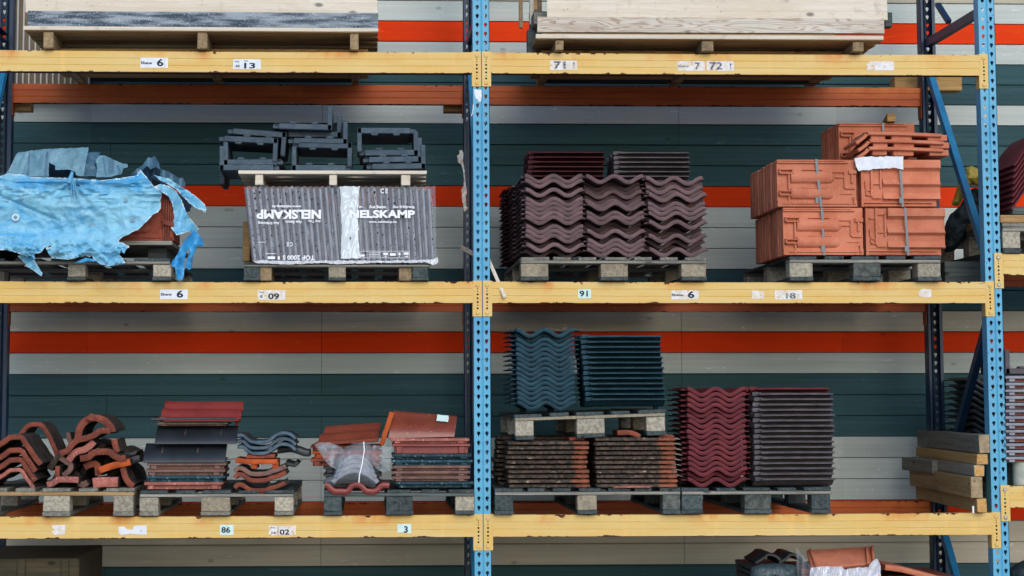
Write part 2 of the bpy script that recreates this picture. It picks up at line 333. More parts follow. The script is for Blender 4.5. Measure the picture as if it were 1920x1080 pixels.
def glyphs(st):
    if st in _G: return _G[st]
    c = bpy.data.curves.new('txt', 'FONT'); c.body = st; c.size = 1; c.offset = .03 if st != 'NELSKAMP' else .045; c.resolution_u = 3
    o = bpy.data.objects.new('txt', c); COL.objects.link(o); bpy.context.view_layer.update()
    me = bpy.data.meshes.new_from_object(o.evaluated_get(bpy.context.evaluated_depsgraph_get()))
    vs = [(v.co.x, v.co.y) for v in me.vertices]; fs = [tuple(p.vertices) for p in me.polygons]
    bpy.data.objects.remove(o); bpy.data.meshes.remove(me); bpy.data.curves.remove(c)
    a, b = min(v[0] for v in vs), max(v[0] for v in vs); p, q = min(v[1] for v in vs), max(v[1] for v in vs)
    vs = [((x-a)/(b-a), (y-p)/(q-p)) for x, y in vs]; _G[st] = (vs, fs); return _G[st]
def tag(o, label, cat, group=None, kind=None):
    if label: o['label'] = label
    if cat: o['category'] = cat
    if group: o['group'] = group
    if kind: o['kind'] = kind
    return o
def thing(name, label, cat, loc, group=None):
    o = bpy.data.objects.new(name, None); COL.objects.link(o); o.location = loc; o.empty_display_size = .1
    WL[o.name] = Vector(loc); return tag(o, label, cat, group)
def inst(me, name, loc, rot, label, cat, group):
    o = bpy.data.objects.new(name, me); COL.objects.link(o); o.location = loc; o.rotation_euler = rot
    WL[o.name] = Vector(loc); return tag(o, label, cat, group)
def proto(mb, name, mats, **kw):
    o = mb.build(name, mats, **kw); me = o.data; bpy.data.objects.remove(o); return me
def spline(pts, n=5):
    o = []; p = [Vector(q).to_2d() for q in pts]
    for i in range(len(p)-1):
        a, b, c, d = p[max(i-1, 0)], p[i], p[i+1], p[min(i+2, len(p)-1)]
        for k in range(n):
            t = k/n; o.append(.5*((2*b)+(c-a)*t+(2*a-5*b+4*c-d)*t*t+(3*b-a-3*c+d)*t**3))
    o.append(p[-1]); return o
def ribbon(pts, th):
    top, bot = [], []
    for i, p in enumerate(pts):
        d = (pts[min(i+1, len(pts)-1)]-pts[max(i-1, 0)]).normalized(); nn = Vector((-d.y, d.x))
        if nn.y < 0 and abs(d.x) > .05: nn = -nn
        if top and i and (Vector(top[-1])-pts[i-1]).dot(nn) < 0: nn = -nn
        top.append(tuple(p+nn*th/2)); bot.append(tuple(p-nn*th/2))
    return top, bot
def fragment(name, px, th, Y0, L, mat, label, cat='tile', group=None, n=5, skew=(0, 0), smooth=40, parent=None, body=None):
    """a moulded tile or shard: its end outline given as a centre line, pushed back by its own length"""
    pts = [Vector(XZ(a, b, Y0)) for a, b in px]; pts = spline(pts, n) if n > 1 else pts
    t, b = ribbon(pts, th/358)
    mb = MB(); sx, sz = skew
    mb.sweep(t, b, [(Y0, .6, 0, 0), (Y0+.004, 1, 0, 0), (Y0+L*.5, 1, sx*.5, sz*.5), (Y0+L-.004, 1, sx, sz), (Y0+L, .7, sx, sz)])
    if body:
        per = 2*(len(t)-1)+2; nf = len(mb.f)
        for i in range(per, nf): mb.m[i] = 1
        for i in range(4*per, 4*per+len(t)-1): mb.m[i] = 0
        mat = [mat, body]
    c = pts[len(pts)//2]; lo = min(q[1] for q in b)
    o = mb.build(name, mat, loc=(c.x, Y0+L/2, lo), smooth=smooth, parent=parent)
    if not parent: tag(o, label, cat, group)
    return o
def cloth(mb, poly, yf, step=5, mi=0, hole=None, th=.003, fray=None):
    """a sheet cut to an outline, with folds in depth; closed with a back side of its own"""
    def ins(x, y):
        c = False; n = len(poly)
        for i in range(n):
            (x1, y1), (x2, y2) = poly[i], poly[(i+1) % n]
            if (y1 > y) != (y2 > y) and x < (x2-x1)*(y-y1)/(y2-y1)+x1: c = not c
        return c
    pts = []
    n = len(poly)
    for i in range(n):
        a, b = Vector(poly[i]), Vector(poly[(i+1) % n]); k = max(1, int((b-a).length/step))
        for j in range(k):
            q = a.lerp(b, j/k)
            if j: q = q+Vector((noise.noise(Vector((q.x*.21, q.y*.21, 3))), noise.noise(Vector((q.x*.21, q.y*.21, 9)))))*min(2.2, step*.45)
            pts.append(q)
    nb = len(pts); ed = [(i, (i+1) % nb) for i in range(nb)]
    x0, x1 = min(p.x for p in pts), max(p.x for p in pts); y0, y1 = min(p.y for p in pts), max(p.y for p in pts)
    y = y0+step*.5; r = 0
    while y < y1:
        x = x0+step*(.5 if r % 2 else .25)
        while x < x1:
            if ins(x, y) and min((Vector((x, y))-q).length for q in pts[:nb]) > step*.55: pts.append(Vector((x, y)))
            x += step
        y += step*.87; r += 1
    v, e, f, *_ = geometry.delaunay_2d_cdt(pts, ed, [], 1, 1e-4)
    f = [t for t in f if not (hole and hole(sum(v[i].x for i in t)/3, sum(v[i].y for i in t)/3))]
    F = [P(q.x, q.y, yf(q.x, q.y)) for q in v]; B = [P(q.x, q.y, yf(q.x, q.y)+th) for q in v]; N = len(v)
    cnt = {}
    for t in f:
        for i in range(len(t)):
            k = (t[i], t[(i+1) % len(t)]); cnt[k] = 1
    rim = [k for k in cnt if (k[1], k[0]) not in cnt]
    m0 = len(mb.m)
    mb.add(F+B, [tuple(t) for t in f]+[tuple(i+N for i in reversed(t)) for t in f]+[(a, b, b+N, a+N) for a, b in rim], mi)
    if fray is not None:
        rs = set(i for k in rim for i in k)
        for j, t in enumerate(f):
            c = sum((v[i] for i in t), Vector((0, 0)))/3
            if sum(i in rs for i in t) >= 2 and noise.noise(Vector((c.x*.09, c.y*.09, 11))) > -.12: mb.m[m0+j] = fray
    return mb

# ---------------------------------------------------------------- ground and wall
g = MB(); g.add([(-400, -400, 0), (400, -400, 0), (400, 400, 0), (-400, 400, 0)], [(0, 1, 2, 3)])
tag(g.build('ground', 'ground'), None, None, kind='structure')
pitch = None
ys = {}
zr0, zr1 = P(900, 661.5, YW).z, P(900, 622.2, YW).z; pitch = (zr1-zr0)*1.0035
col_of = {0: 2, 1: 4, 2: 1, 3: 1, 4: 0, 5: 0, 6: 0, 7: 2, 8: 1, 9: 1, 10: 1, 11: 0, 12: 1, 13: 1, 14: 0, 15: 2, 16: 0, 17: 4, 18: 4,
          -1: 0, -2: 1, -3: 1, -4: 1, -5: 0, -6: 0, -7: 0, -8: 2, -9: 4, -10: 4}
wb = MB()
jx = [P(603, 640, YW).x, P(1278, 640, YW).x]; jx = [jx[0]-2*(jx[1]-jx[0]), jx[0]-(jx[1]-jx[0]), jx[0], jx[1], 2*jx[1]-jx[0], 3*jx[1]-2*jx[0]]
k = -14
while True:
    z = zr0+k*pitch
    if z > 4.9: break
    if z+pitch > 0:
        js = jx if col_of.get(k, 1) != 1 else [q+(.9 if k % 2 else 0) for q in jx]
        for a, b in zip(js[:-1], js[1:]):
            d = random.uniform(0, .002)
            z0 = max(z, .02)+.0025; z1 = z+pitch-.0015
            # shiplap board: the upper edge tucks back under the one above
            x0, x1 = a+.0012, b-.0012
            vs = [(x, y, zz) for x in (x0, x1) for (y, zz) in ((YW+d, z0), (YW+d, z1-.008), (YW+d+.008, z1), (YW+.018, z1), (YW+.018, z0))]
            wb.add(vs, [(0, 1, 6, 5), (1, 2, 7, 6), (2, 3, 8, 7), (3, 4, 9, 8), (4, 0, 5, 9), (4, 3, 2, 1, 0), (5, 6, 7, 8, 9)], col_of.get(k, 1))
    k += 1
wb.box(-8.5, 10.5, YW+.021, YW+.25, 0, 4.95, 3)
tag(wb.build('board_wall', ['light', 'dark', 'red', 'gap', 'beige']), 'striped wall of grey, slate and orange-red horizontal boards behind the rack', 'wall')

# ---------------------------------------------------------------- the pallet rack
rack = thing('pallet_rack', 'steel pallet rack with yellow beams on light blue perforated posts', 'rack', (0, 0, 0))
def keyhole(n=12):
    pts = []
    for i in range(n):
        a = 2*math.pi*i/n+math.pi/2
        r = .0090; x, z = r*math.cos(a), .004+r*math.sin(a)
        if z < -.0005: x, z = x*.62, z*2.6-.0008
        pts.append((x, z))
    return pts
def perf_cell(mb, x0, x1, z0, z1, y, hole, cx, cz, dy, mi=0):
    n = len(hole); outer = []
    for (hx, hz) in hole:
        a = math.atan2(hz, hx); dx, dz = math.cos(a), math.sin(a)
        tx = ((x1-cx) if dx > 0 else (cx-x0))/max(abs(dx), 1e-6); tz = ((z1-cz) if dz > 0 else (cz-z0))/max(abs(dz), 1e-6)
        t = min(tx, tz); outer.append((cx+dx*t, cz+dz*t))
    vs = [(cx+a, y, cz+b) for a, b in hole]+[(a, y, b) for a, b in outer]+[(cx+a, y+dy, cz+b) for a, b in hole]
    mb.add(vs, [(i, (i+1) % n, n+(i+1) % n, n+i) for i in range(n)]+[(i, 2*n+i, 2*n+(i+1) % n, (i+1) % n) for i in range(n)], mi)
    # corners
    for X, Z in ((x0, z0), (x1, z0), (x1, z1), (x0, z1)):
        i = min(range(n), key=lambda q: -1 if False else (outer[q][0]-X)**2+(outer[q][1]-Z)**2)
        ia = [q for q in range(n) if (abs(outer[q][0]-X) < 1e-9) ]; ib = [q for q in range(n) if abs(outer[q][1]-Z) < 1e-9]
        if ia and ib:
            a = min(ia, key=lambda q: abs(outer[q][1]-Z)); b = min(ib, key=lambda q: abs(outer[q][0]-X))
            mb.add([(outer[a][0], y, outer[a][1]), (X, y, Z), (outer[b][0], y, outer[b][1])], [(0, 1, 2)], mi)
HOLE = keyhole(16)
PW = .0425
def post(X, Y, sgn, mat, top=4.4, z_off=0.0):
    """perforated upright; sgn +1: perforated face to the front, open side to the back"""
    mb = MB(); dep = .075*sgn
    nz = int(top/.048)
    for i in range(nz):
        z0 = i*.048+z_off; z1 = z0+.048
        for (a, b, c) in ((-PW, -.006, -.0215), (.006, PW, .0215)):
            perf_cell(mb, X+a, X+b, z0, z1, Y, HOLE, X+c, (z0+z1)/2, .003*sgn)
    H = nz*.048+z_off
    def wall(x0, y0, x1, y1, t=.0025):
        d = Vector((x1-x0, y1-y0)); nn = Vector((-d.y, d.x)).normalized()*t
        q = [(x0, y0), (x1, y1), (x1+nn.x, y1+nn.y), (x0+nn.x, y0+nn.y)]
        mb.add([(a, b, z) for z in (0, H) for a, b in q], [(0, 1, 5, 4), (1, 2, 6, 5), (2, 3, 7, 6), (3, 0, 4, 7), (4, 5, 6, 7)])
    wall(X-.006, Y, X, Y+.004*sgn); wall(X, Y+.004*sgn, X+.006, Y)              # the crease down the middle
    for s_ in (-1, 1):
        wall(X+s_*PW, Y, X+s_*PW, Y+dep); wall(X+s_*PW, Y+dep, X+s_*(PW-.016), Y+dep)
    o = mb.build('upright', mat, rack)
    f = MB(); f.box(X-.06, X+.06, min(Y, Y+dep)-.02, max(Y, Y+dep)+.02, .001, .009); f.build('foot_plate', mat, o)
    return o
posts = {}
for X in (-S, 0, S):
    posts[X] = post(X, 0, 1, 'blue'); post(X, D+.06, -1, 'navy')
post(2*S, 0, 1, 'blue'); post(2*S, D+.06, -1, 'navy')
# bracing between front and rear posts
zb = [.12, P(1765, 985, D).z-.0, P(1848, 578, .05).z, P(1748, 135, D).z]
def brace(X, a, b, mat='brace'):
    """a, b = (Y, z) ends of a lipped channel"""
    mb = MB(); A = Vector((X, a[0], a[1])); B = Vector((X, b[0], b[1])); d = (B-A).normalized(); nrm = Vector((1, 0, 0)).cross(d)
    mb.bar(A, B, .003, .05, mi=0) if False else None
    for off, w_, h_ in ((Vector((-.017, 0, 0)), .0025, .046), (nrm*.022, .036, .0025), (-nrm*.022, .036, .0025)):
        mb.bar(A+off, B+off, w_, h_)
    mb.build('brace', mat, rack)
zF1, zR1 = P(1848, 508, .04).z, P(1744, 128, D).z
zF0, zR0 = P(1846, 575, .04).z, P(1757, 945, D).z
for X in (-S, 0, S, 2*S):
    brace(X, (.045, zF1), (D, zR1)); brace(X, (.045, zF0), (D, zR0), 'navy')  # navy on the second brace paints its shaded underside
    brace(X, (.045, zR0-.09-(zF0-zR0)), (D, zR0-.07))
    brace(X, (.045, P(1840, 18, .04).z), (D, P(1742, 82, D).z), 'navy')  # darker blue here stands for shade on the brace's underside
    brace(X, (.045, P(1840, 18, .04).z+.06), (D, zR1+1.3))
# broken lattice stub near the right rear post
mb = MB(); a, b = P(1758, 8, .75), P(1779, 41, .62); mb.bar(a, b, .03, .022); mb.build('brace', 'navy', rack)

def beam_profile(h, ridges=True):
    # (y, z) outline of the front, small rolled grooves
    return [(0, 0), (0, h*.30), (.0022, h*.33), (0, h*.36), (0, h*.63), (.0022, h*.66), (0, h*.69), (0, h-.004), (.003, h)]
def beam(x0, x1, z, Y, mat, sgn=1, h=BH, front=True):
    mb = MB(); pr = [(y+Y, zz+z) for y, zz in beam_profile(h)]; n = len(pr)
    q = pr+[(Y+.05, z+h), (Y+.05, z)]; N = len(q); seg = 10; vs = []
    for i in range(seg+1):
        x = x0+(x1-x0)*i/seg; s_ = -math.sin(math.pi*i/seg)*.004 if front else 0
        vs += [(x, a, b+s_) for a, b in q]
    fs = [(i*N+j, i*N+(j+1) % N, (i+1)*N+(j+1) % N, (i+1)*N+j) for i in range(seg) for j in range(N)]
    fs += [tuple(range(N)), tuple(range(seg*N+N-1, seg*N-1, -1))]
    mb.add(vs, fs)
    # lip along the lower edge
    return mb.build('beam', mat, rack, loc=(0, 0, z))
CIRC = [(math.cos(i*math.pi/6), math.sin(i*math.pi/6)) for i in range(12)]
def connector(bm_, x0, x1, ztop, Y, mat, outer, bolts='rivet', H=.187):
    mb = MB(); z1 = ztop+.004; z0 = z1-H; cx = (x0+x1)/2
    zc = [z0, z0+.032, z0+.052, z0+.064, z0+.086, z0+.104, z0+.126, z0+.138, z0+.152, z1]
    for a, b in zip(zc[:-1], zc[1:]):
        c = (a+b)/2; r = None
        hgt = b-a
        if abs(hgt-.020) < .003 or abs(hgt-.022) < .001: r = .0055
        elif hgt < .0145: r = .0032
        if r and .03 < a-z0 < .155:
            perf_cell(mb, x0, x1, a, b, Y, [(r*p, r*q) for p, q in CIRC], cx, c, .004, 0)
            mb.add([(cx+r*1.0*p, Y+.004, c+r*1.0*q) for p, q in CIRC], [tuple(range(12))], 1)
        else: mb.add([(x0, Y, a), (x1, Y, a), (x1, Y, b), (x0, Y, b)], [(0, 1, 2, 3)])
    mb.add([(x0, Y, z0), (x1, Y, z0), (x1, Y+.004, z0), (x0, Y+.004, z0)], [(0, 1, 2, 3)]); mb.add([(x0, Y, z1), (x1, Y, z1), (x1, Y+.004, z1), (x0, Y+.004, z1)], [(0, 1, 2, 3)])
    for X in (x0, x1): mb.add([(X, Y, z0), (X, Y+.004, z0), (X, Y+.004, z1), (X, Y, z1)], [(0, 1, 2, 3)])
    xo = x0 if outer < 0 else x1
    mb.box(min(xo, xo+outer*.004), max(xo, xo+outer*.004), Y+.001, Y+.055, z0, z1)
    for zz in (z1-.024, z0+.018):
        mb.cyl((cx, Y, zz), (0, -1, 0), .0115, .003, 16, 2, .0095); mb.cyl((cx, Y-.003, zz), (0, -1, 0), .0095, .002, 16, 2, .006)
    return mb.build('beam_connector', [mat+'c', 'hole', 'zinc' if bolts == 'nut' else mat+'c'], bm_, smooth=25)
def bay(xa, xb, ztops, front='yellow', left=True, right=True):
    out = []
    for zt, bolts in ztops:
        b = beam(xa+PW+.006, xb-PW-.006, zt-BH, -.006, front)
        if left: connector(b, xa+.0025, xa+PW+.0045, zt, -.006, front, 1, bolts)
        if right: connector(b, xb-PW-.0045, xb-.0025, zt, -.006, front, -1, bolts)
        out.append(b)
        r = beam(xa+PW+.008, xb-PW-.008, zt-BH+.002, D, 'orange', front=False)
        for xx, s_ in ((xa+PW+.003, 1), (xb-PW-.007, -1)):
            mb = MB(); mb.box(xx, xx+.004, D-.01, D+.055, zt-.187, zt+.004); mb.build('beam_connector', 'orangec', r)
    return out
zN1, zN0 = P(1900, 476, 0).z, P(1900, 911, 0).z
B_L = bay(-S, 0, [(ZT, 'rivet'), (ZM, 'rivet'), (ZL, 'rivet')])
B_R = bay(0, S, [(ZT, 'rivet'), (ZM, 'rivet'), (ZL, 'rivet')])
B_N = bay(S, 2*S, [(zN1, 'nut'), (zN0, 'nut')])
# stickers on the beams
def sticker(bm_, x0, x1, y0, y1, items, paper='paper', ink='ink', torn=None):
    Y = -.0075; mb = MB(); a = P(x0, y1, Y); b = P(x1, y0, Y)
    if torn:
        pts = [(a.x+(b.x-a.x)*u, Y, a.z+(b.z-a.z)*v) for u, v in torn]
        n = len(pts); mb.add(pts+[(p[0], Y+.001, p[2]) for p in pts], [tuple(range(n)), tuple(range(2*n-1, n-1, -1))]+[(i, (i+1) % n, n+(i+1) % n, n+i) for i in range(n)])
    else: mb.box(a.x, b.x, Y, Y+.001, a.z, b.z)
    W_, H_ = b.x-a.x, b.z-a.z
    for it in items:
        s_, u0, u1, v0, v1 = it
        if s_ == '^':      # arrow
            ax = a.x+W_*(u0+u1)/2; zz0, zz1 = a.z+H_*v0, a.z+H_*v1; w_ = W_*(u1-u0)/2
            mb.add([(ax-w_*.25, Y-.0006, zz0), (ax+w_*.25, Y-.0006, zz0), (ax+w_*.25, Y-.0006, zz1-H_*.2), (ax-w_*.25, Y-.0006, zz1-H_*.2)], [(0, 1, 2, 3)], 1)
            mb.add([(ax-w_, Y-.0006, zz1-H_*.28), (ax+w_, Y-.0006, zz1-H_*.28), (ax, Y-.0006, zz1)], [(0, 1, 2)], 1)
        elif s_ == '|': mb.box(a.x+W_*u0, a.x+W_*u1, Y-.0006, Y-.0002, a.z+H_*v0, a.z+H_*v1, 1)
        else: mb.text(s_, a.x+W_*u0, a.x+W_*u1, a.z+H_*v0, a.z+H_*v1, Y-.0008, 1)
    mb.build('shelf_label', [paper, ink], bm_)
EB = lambda d: [('Ebene', .03, .42, .36, .62), (d, .6, .84, .15, .9)]
sticker(B_L[0], 263, 315, 108.5, 127, EB('6')+[('|', .885, .892, 0, 1)])
sticker(B_L[0], 437, 489, 111, 129.5, [('Gang', .06, .22, .66, .82), ('45', .08, .24, .18, .42), ('Feld', .4, .54, .76, .88), ('13', .4, .8, .06, .64)])
sticker(B_R[0], 1031, 1082, 113.5, 131, [('71', .14, .58, .1, .9), ('^', .83, .93, .15, .88)], 'scuff', 'ink2')
sticker(B_R[0], 1270, 1321, 114.5, 132.5, [('Ebene', .03, .42, .36, .6), ('7', .64, .84, .12, .85)], 'scuff', 'ink2')
sticker(B_R[0], 1325, 1376, 114.5, 132.5, [('72', .1, .58, .1, .9), ('^', .83, .93, .15, .85)], 'scuff', 'ink2')
sticker(B_R[0], 1625, 1676, 115, 132, [], 'scuff', 'ink2', [(0, 0), (1, 0), (1, 1), (.12, 1), (.08, .7), (0, .72)])
sticker(B_L[1], 300, 352, 542.5, 561, EB('6'))
sticker(B_L[1], 483, 535, 544, 562, [('Gang', .06, .24, .7, .85), ('E', .1, .18, .2, .46), ('09', .38, .78, .04, .68)], 'scuff')
sticker(B_R[1], 1084, 1108, 542, 559.5, [('91', .1, .76, .18, .84)], 'mint')
sticker(B_R[1], 1259, 1310, 544, 561.5, EB('6'), 'scuff')
sticker(B_R[1], 1409, 1433, 545, 561.5, [], 'scuff', 'ink2', [(0, .1), (.9, 0), (1, .5), (.95, .9), (.1, 1)])
sticker(B_R[1], 1453, 1504, 544, 561.5, [('18', .4, .76, .08, .72), ('1', .18, .2, .2, .4)], 'scuff', 'ink2')
sticker(B_R[1], 1722, 1746, 541.5, 558, [], 'scuff', 'ink2', [(.05, .15), (.5, 0), (1, .1), (1, .95), (.3, 1), (0, .6)])
sticker(B_L[2], 97, 123, 984, 1003, [], 'scuff', 'ink2', [(.2, 0), (.95, .05), (1, 1), (0, .95), (.08, .6), (.3, .55), (0, .35)])
sticker(B_L[2], 222, 275, 985, 1003, [('|', .78, .81, .35, .5)], 'paper', 'ink2', [(0, .25), (.1, 0), (.4, .12), (1, 0), (1, 1), (.55, .95), (.5, .55), (.3, .6), (.2, .9), (0, .85)])
sticker(B_L[2], 412, 438, 984, 1003, [('86', .12, .76, .2, .8)], 'mint')
sticker(B_L[2], 504, 555, 985.5, 1004, [('Gang', .06, .24, .72, .86), ('16', .1, .26, .16, .4), ('02', .4, .76, .06, .62), ('|', .33, .345, 0, 1)], 'scuff')
sticker(B_L[2], 745, 771, 982, 1000, [('3', .48, .76, .06, .76)], 'mint', 'ink', [(0, .05), (.4, .1), (1, 0), (1, 1), (0, .95)])
# torn paper stuck on the middle post
mb = MB(); pl = [(888.5, 168), (903, 168), (903.5, 180), (902, 190), (898, 191), (895, 186), (892, 184), (890, 178)]
cloth(mb, pl, lambda x, y: -.002, 3, 0, None, .0015); mb.build('paper_remnant', 'paper', posts[0])
mb = MB(); cloth(mb, [(887, 195), (888.5, 196), (887.5, 206), (885, 218), (883.5, 217), (886, 208)], lambda x, y: -.004-.002*math.sin(y*.4), 3, 0, None, .0015); mb.build('paper_remnant', 'paper', posts[0])

# ---------------------------------------------------------------- pallets
ZB = {'t': ZT+.003, 'm': ZM+.003, 'l': ZL+.003}
EUR = [(0, .18), (.235, .36), (.41, .59), (.64, .765), (.82, 1)]
SEVEN = [(0, .152), (.175, .268), (.311, .406), (.45, .57), (.61, .705), (.752, .847), (.888, 1)]
def pallet(label, x0, x1, ytop, zb, Yf, blocks, depth=1.2, boards=EUR, deck='pwy', strg='pw', bmats=('endw',), base='pdy', yref=None, tilt=0, name='pallet'):
    Zt = P((x0+x1)/2, ytop, Yf).z; H = Zt-zb
    xa, xb = P(x0, yref or ytop, Yf).x, P(x1, yref or ytop, Yf).x; Wd = xb-xa
    t = thing(name, label, 'pallet', ((xa+xb)/2, Yf+depth/2, zb), 'wooden pallets on the rack shelves')
    mb = MB()
    for a, b in boards:
        mb.box(xa+Wd*a, xa+Wd*b, Yf+random.uniform(-.004, .006), Yf+depth, Zt-.138*H, Zt-random.uniform(0, .003), 0, None, .0012)
    for k in range(3):
        y0 = Yf+(depth-.1)*k/2+.002
        mb.box(xa+.001, xb-.001, y0, y0+.1, Zt-.275*H, Zt-.14*H, 1, None, .0012)
    mb.build('deck', [deck, strg], t, bevel=.002)
    for k in range(3):
        for i, (a, b) in enumerate(blocks):
            m = bmats[i % len(bmats)]; wx0, wx1 = P(a, ytop, Yf).x, P(b, ytop, Yf).x
            y0 = Yf+(depth-.1)*k/2+random.uniform(.002, .01)
            o = MB().box(wx0, wx1, y0, y0+.1, zb+.155*H, Zt-.277*H, 0, None, .0015).build('block', m if k == 0 else bmats[0], t, bevel=.003)
    for a, b in blocks:
        wx0, wx1 = P(a, ytop, Yf).x, P(b, ytop, Yf).x
        MB().box(wx0-.002, wx1+.002, Yf+random.uniform(-.003, .004), Yf+depth, zb, zb+.152*H, 0, None, .001).build('bottom_board', base, t, bevel=.003)
    if tilt: t.rotation_euler.y = R(tilt)
    return t, Zt
YP = -.05

# ================================================================= top shelf
def crate(label, planks, deckrow, bearers, xr, Yf, zb, depth, dmat):
    """open-topped plank crate on three bearers; planks = (x0, x1, y_top, y_bottom, material)"""
    c = P((xr[0]+xr[1])/2, 90, Yf); t = thing('wooden_crate', label, 'crate', (c.x, Yf+depth/2, zb))
    zd1, zd0 = P(400, deckrow[0], Yf).z, P(400, deckrow[1], Yf).z
    xa, xb = P(xr[0], deckrow[0], Yf).x, P(xr[1], deckrow[0], Yf).x
    mb = MB(); y = Yf
    while y < Yf+depth-.05:
        mb.box(xa, xb, y, y+.115, zd0, zd1, 0, None, .002); y += .14
    mb.build('deck', dmat, t, bevel=.002)
    MB().box(xa-.002, xb+.002, Yf-.006, Yf-.0005, zd0+.004, zd1-.001, 0, None, .0015).build('deck_edge', 'fresh', t, bevel=.001)
    for a, b in bearers:
        x0, x1 = P(a, 85, Yf+.01).x, P(b, 85, Yf+.01).x
        MB().box(x0, x1, Yf+.012, Yf+depth, zb, zd0-.001, 0, None, .002).build('bearer', 'tany', t, bevel=.003)
    for y in (Yf+.22, Yf+.55, Yf+.85): MB().box(xa+.05, xb-.05, y, y+.12, zb+.012, zb+.04, 0, None, .002).build('lower_board', 'oak', t, bevel=.002)
    for i, (x0, x1, ya, yb, m, dy) in enumerate(planks):
        A, B = P(x0, yb, Yf+dy), P(x1, ya, Yf+dy); zt_ = B.z if ya > -60 else A.z+.26
        q = MB().box(A.x, B.x, Yf+dy, Yf+dy+.028, A.z, zt_, 0, None, .0025)
        if m in ('fresh', 'grain'):
            for k in range(4):
                xx = A.x+(B.x-A.x)*random.choice((.05, .06, .5, .51, .94, .95)); q.cyl((xx, Yf+dy, A.z+random.uniform(.03, .09)), (0, -1, 0), .003, .0015, 8, 1)
        q.build('side_plank', [m, 'hole'], t, bevel=.002)
        MB().box(A.x, B.x, Yf+depth-.03, Yf+depth-.002, A.z, zt_).build('side_plank', 'tan', t, bevel=.002)
    return t, (xa, xb, zd0, zd1)
tl, (xa, xb, z0, z1) = crate('pale plank crate with one silver grey plank, at the upper left of the rack',
    [(47.5, 707, -100, 3, 'fresh', .006), (47.5, 708, 4, 22.5, 'fresh', .004), (52, 708.5, 24, 49.5, 'greyp', 0)], (51, 59.5), ((81, 100), (370, 388), (656, 672)), (45, 708.5), -.06, ZB['t'], 1.12, 'tan')
for x in (xa+.012, (xa+xb)/2, xb-.05):
    MB().box(x, x+.035, 1.0, 1.028, z1+.002, z1+.42).build('corner_batten', 'tany', tl, bevel=.002)
tr, (xa, xb, z0, z1) = crate('pale plank crate with flamed wood grain, right of the middle post',
    [(1026, 1661, -100, 34, 'fresh', .006), (1008, 1658, 35.5, 59.5, 'grain', 0)], (61, 70), ((1041, 1057), (1316, 1338), (1599, 1620)), (1005.5, 1655), -.07, ZB['t'], 1.12, 'tan')
for px, Y, ya, m in ((997, .25, 46, 'paper'), (977, .85, 52, 'tany'), (1012, .12, 22, 'tany'), (1004, .45, 20, 'tan')):
    a = P(px-3.5, ya, Y); MB().box(a.x, a.x+.022, Y, Y+.03, a.z, a.z+.4).build('corner_batten', m if m != 'paper' else 'fresh', tr, bevel=.002)
a, b = P(1001, 45, .1), P(1026, 21, .1); MB().box(a.x, b.x, .1, .4, a.z, b.z).build('cross_block', 'pw', tr, bevel=.003)
a, b = P(989, 97, .2), P(1004, 55, .2); MB().box(a.x, b.x, .2, .26, z0-.10, b.z).build('cross_block', 'pd', tr, bevel=.003)
a, b = P(1001, 85, .12), P(1030, 77, .12); MB().box(a.x, b.x, .12, .9, a.z, b.z).build('lower_board', 'tan', tr, bevel=.003)
a, b = P(1660, 50, .2), P(1673, 23, .2); MB().box(a.x, b.x, .2, .26, a.z, b.z).build('cross_block', 'pd', tr, bevel=.003)
a, b = P(1600, 88, .3), P(1636, 76, .3); MB().box(a.x, b.x, .3, .36, a.z, b.z).build('lower_board', 'tan', tr, bevel=.003)
# rear foot board of each crate, seen between the front and the rear beam
for t, x0, x1 in ((tl, 168, 672), (tr, 1012, 1535)):
    a, b = P(x0, 164, .93), P(x1, 128, .93)
    m = MB(); m.box(a.x, b.x, .93, .955, ZT+.002, b.z, 0, None, .002)
    for k in range(5): m.cyl((a.x+(b.x-a.x)*(.08+.2*k), .93, ZT+.055), (0, -1, 0), .007, .004, 10, 1)
    m.build('foot_board', ['pdd', 'zinc'], t, bevel=.002)
mb = MB(); a, b = P(22, 182, 1.40), P(168, 182, 1.40); n = 13
for i in range(n):
    x0 = a.x+(b.x-a.x)*i/n; x1 = a.x+(b.x-a.x)*(i+1)/n; w_ = x1-x0
    mb.box(x0, x0+w_*.74, 1.40, 1.404, a.z, a.z+.95, 0); mb.box(x0+w_*.74, x1-.0005, 1.385, 1.404, a.z, a.z+.95, 1)
tag(mb.build('ribbed_sheet', ['rib', 'ribl']), 'tan ribbed metal sheet leaning on the wall behind the upper left crate', 'metal sheet')
a, b = P(1681, 148, 1.12), P(1793, 177, 1.12)
o = MB().box(a.x, b.x+.05, 1.16, 1.27, ZT+.002-.0, ZT+.085, 0).build('timber_bar', 'oak', loc=((a.x+b.x)/2, 1.2, ZT), bevel=.004)
tag(o, 'short brown timber bar lying across the rear beam behind the right rear post', 'timber bar')
def ebar(px0, px1, y1, name, label, Y=1.13):
    a = P(px0, y1, Y); b = P(px1, y1, Y)
    o = MB().box(a.x, b.x, Y, Y+.09, a.z, a.z+.06).build(name, 'oak', loc=(a.x, Y, a.z), bevel=.003); tag(o, label, 'timber block')
ebar(22, 58, 207, 'timber_block', 'small brown block under the far left of the upper rear beam')
ebar(832, 868, 209, 'timber_block', 'small brown block under the upper rear beam, left of the middle post')

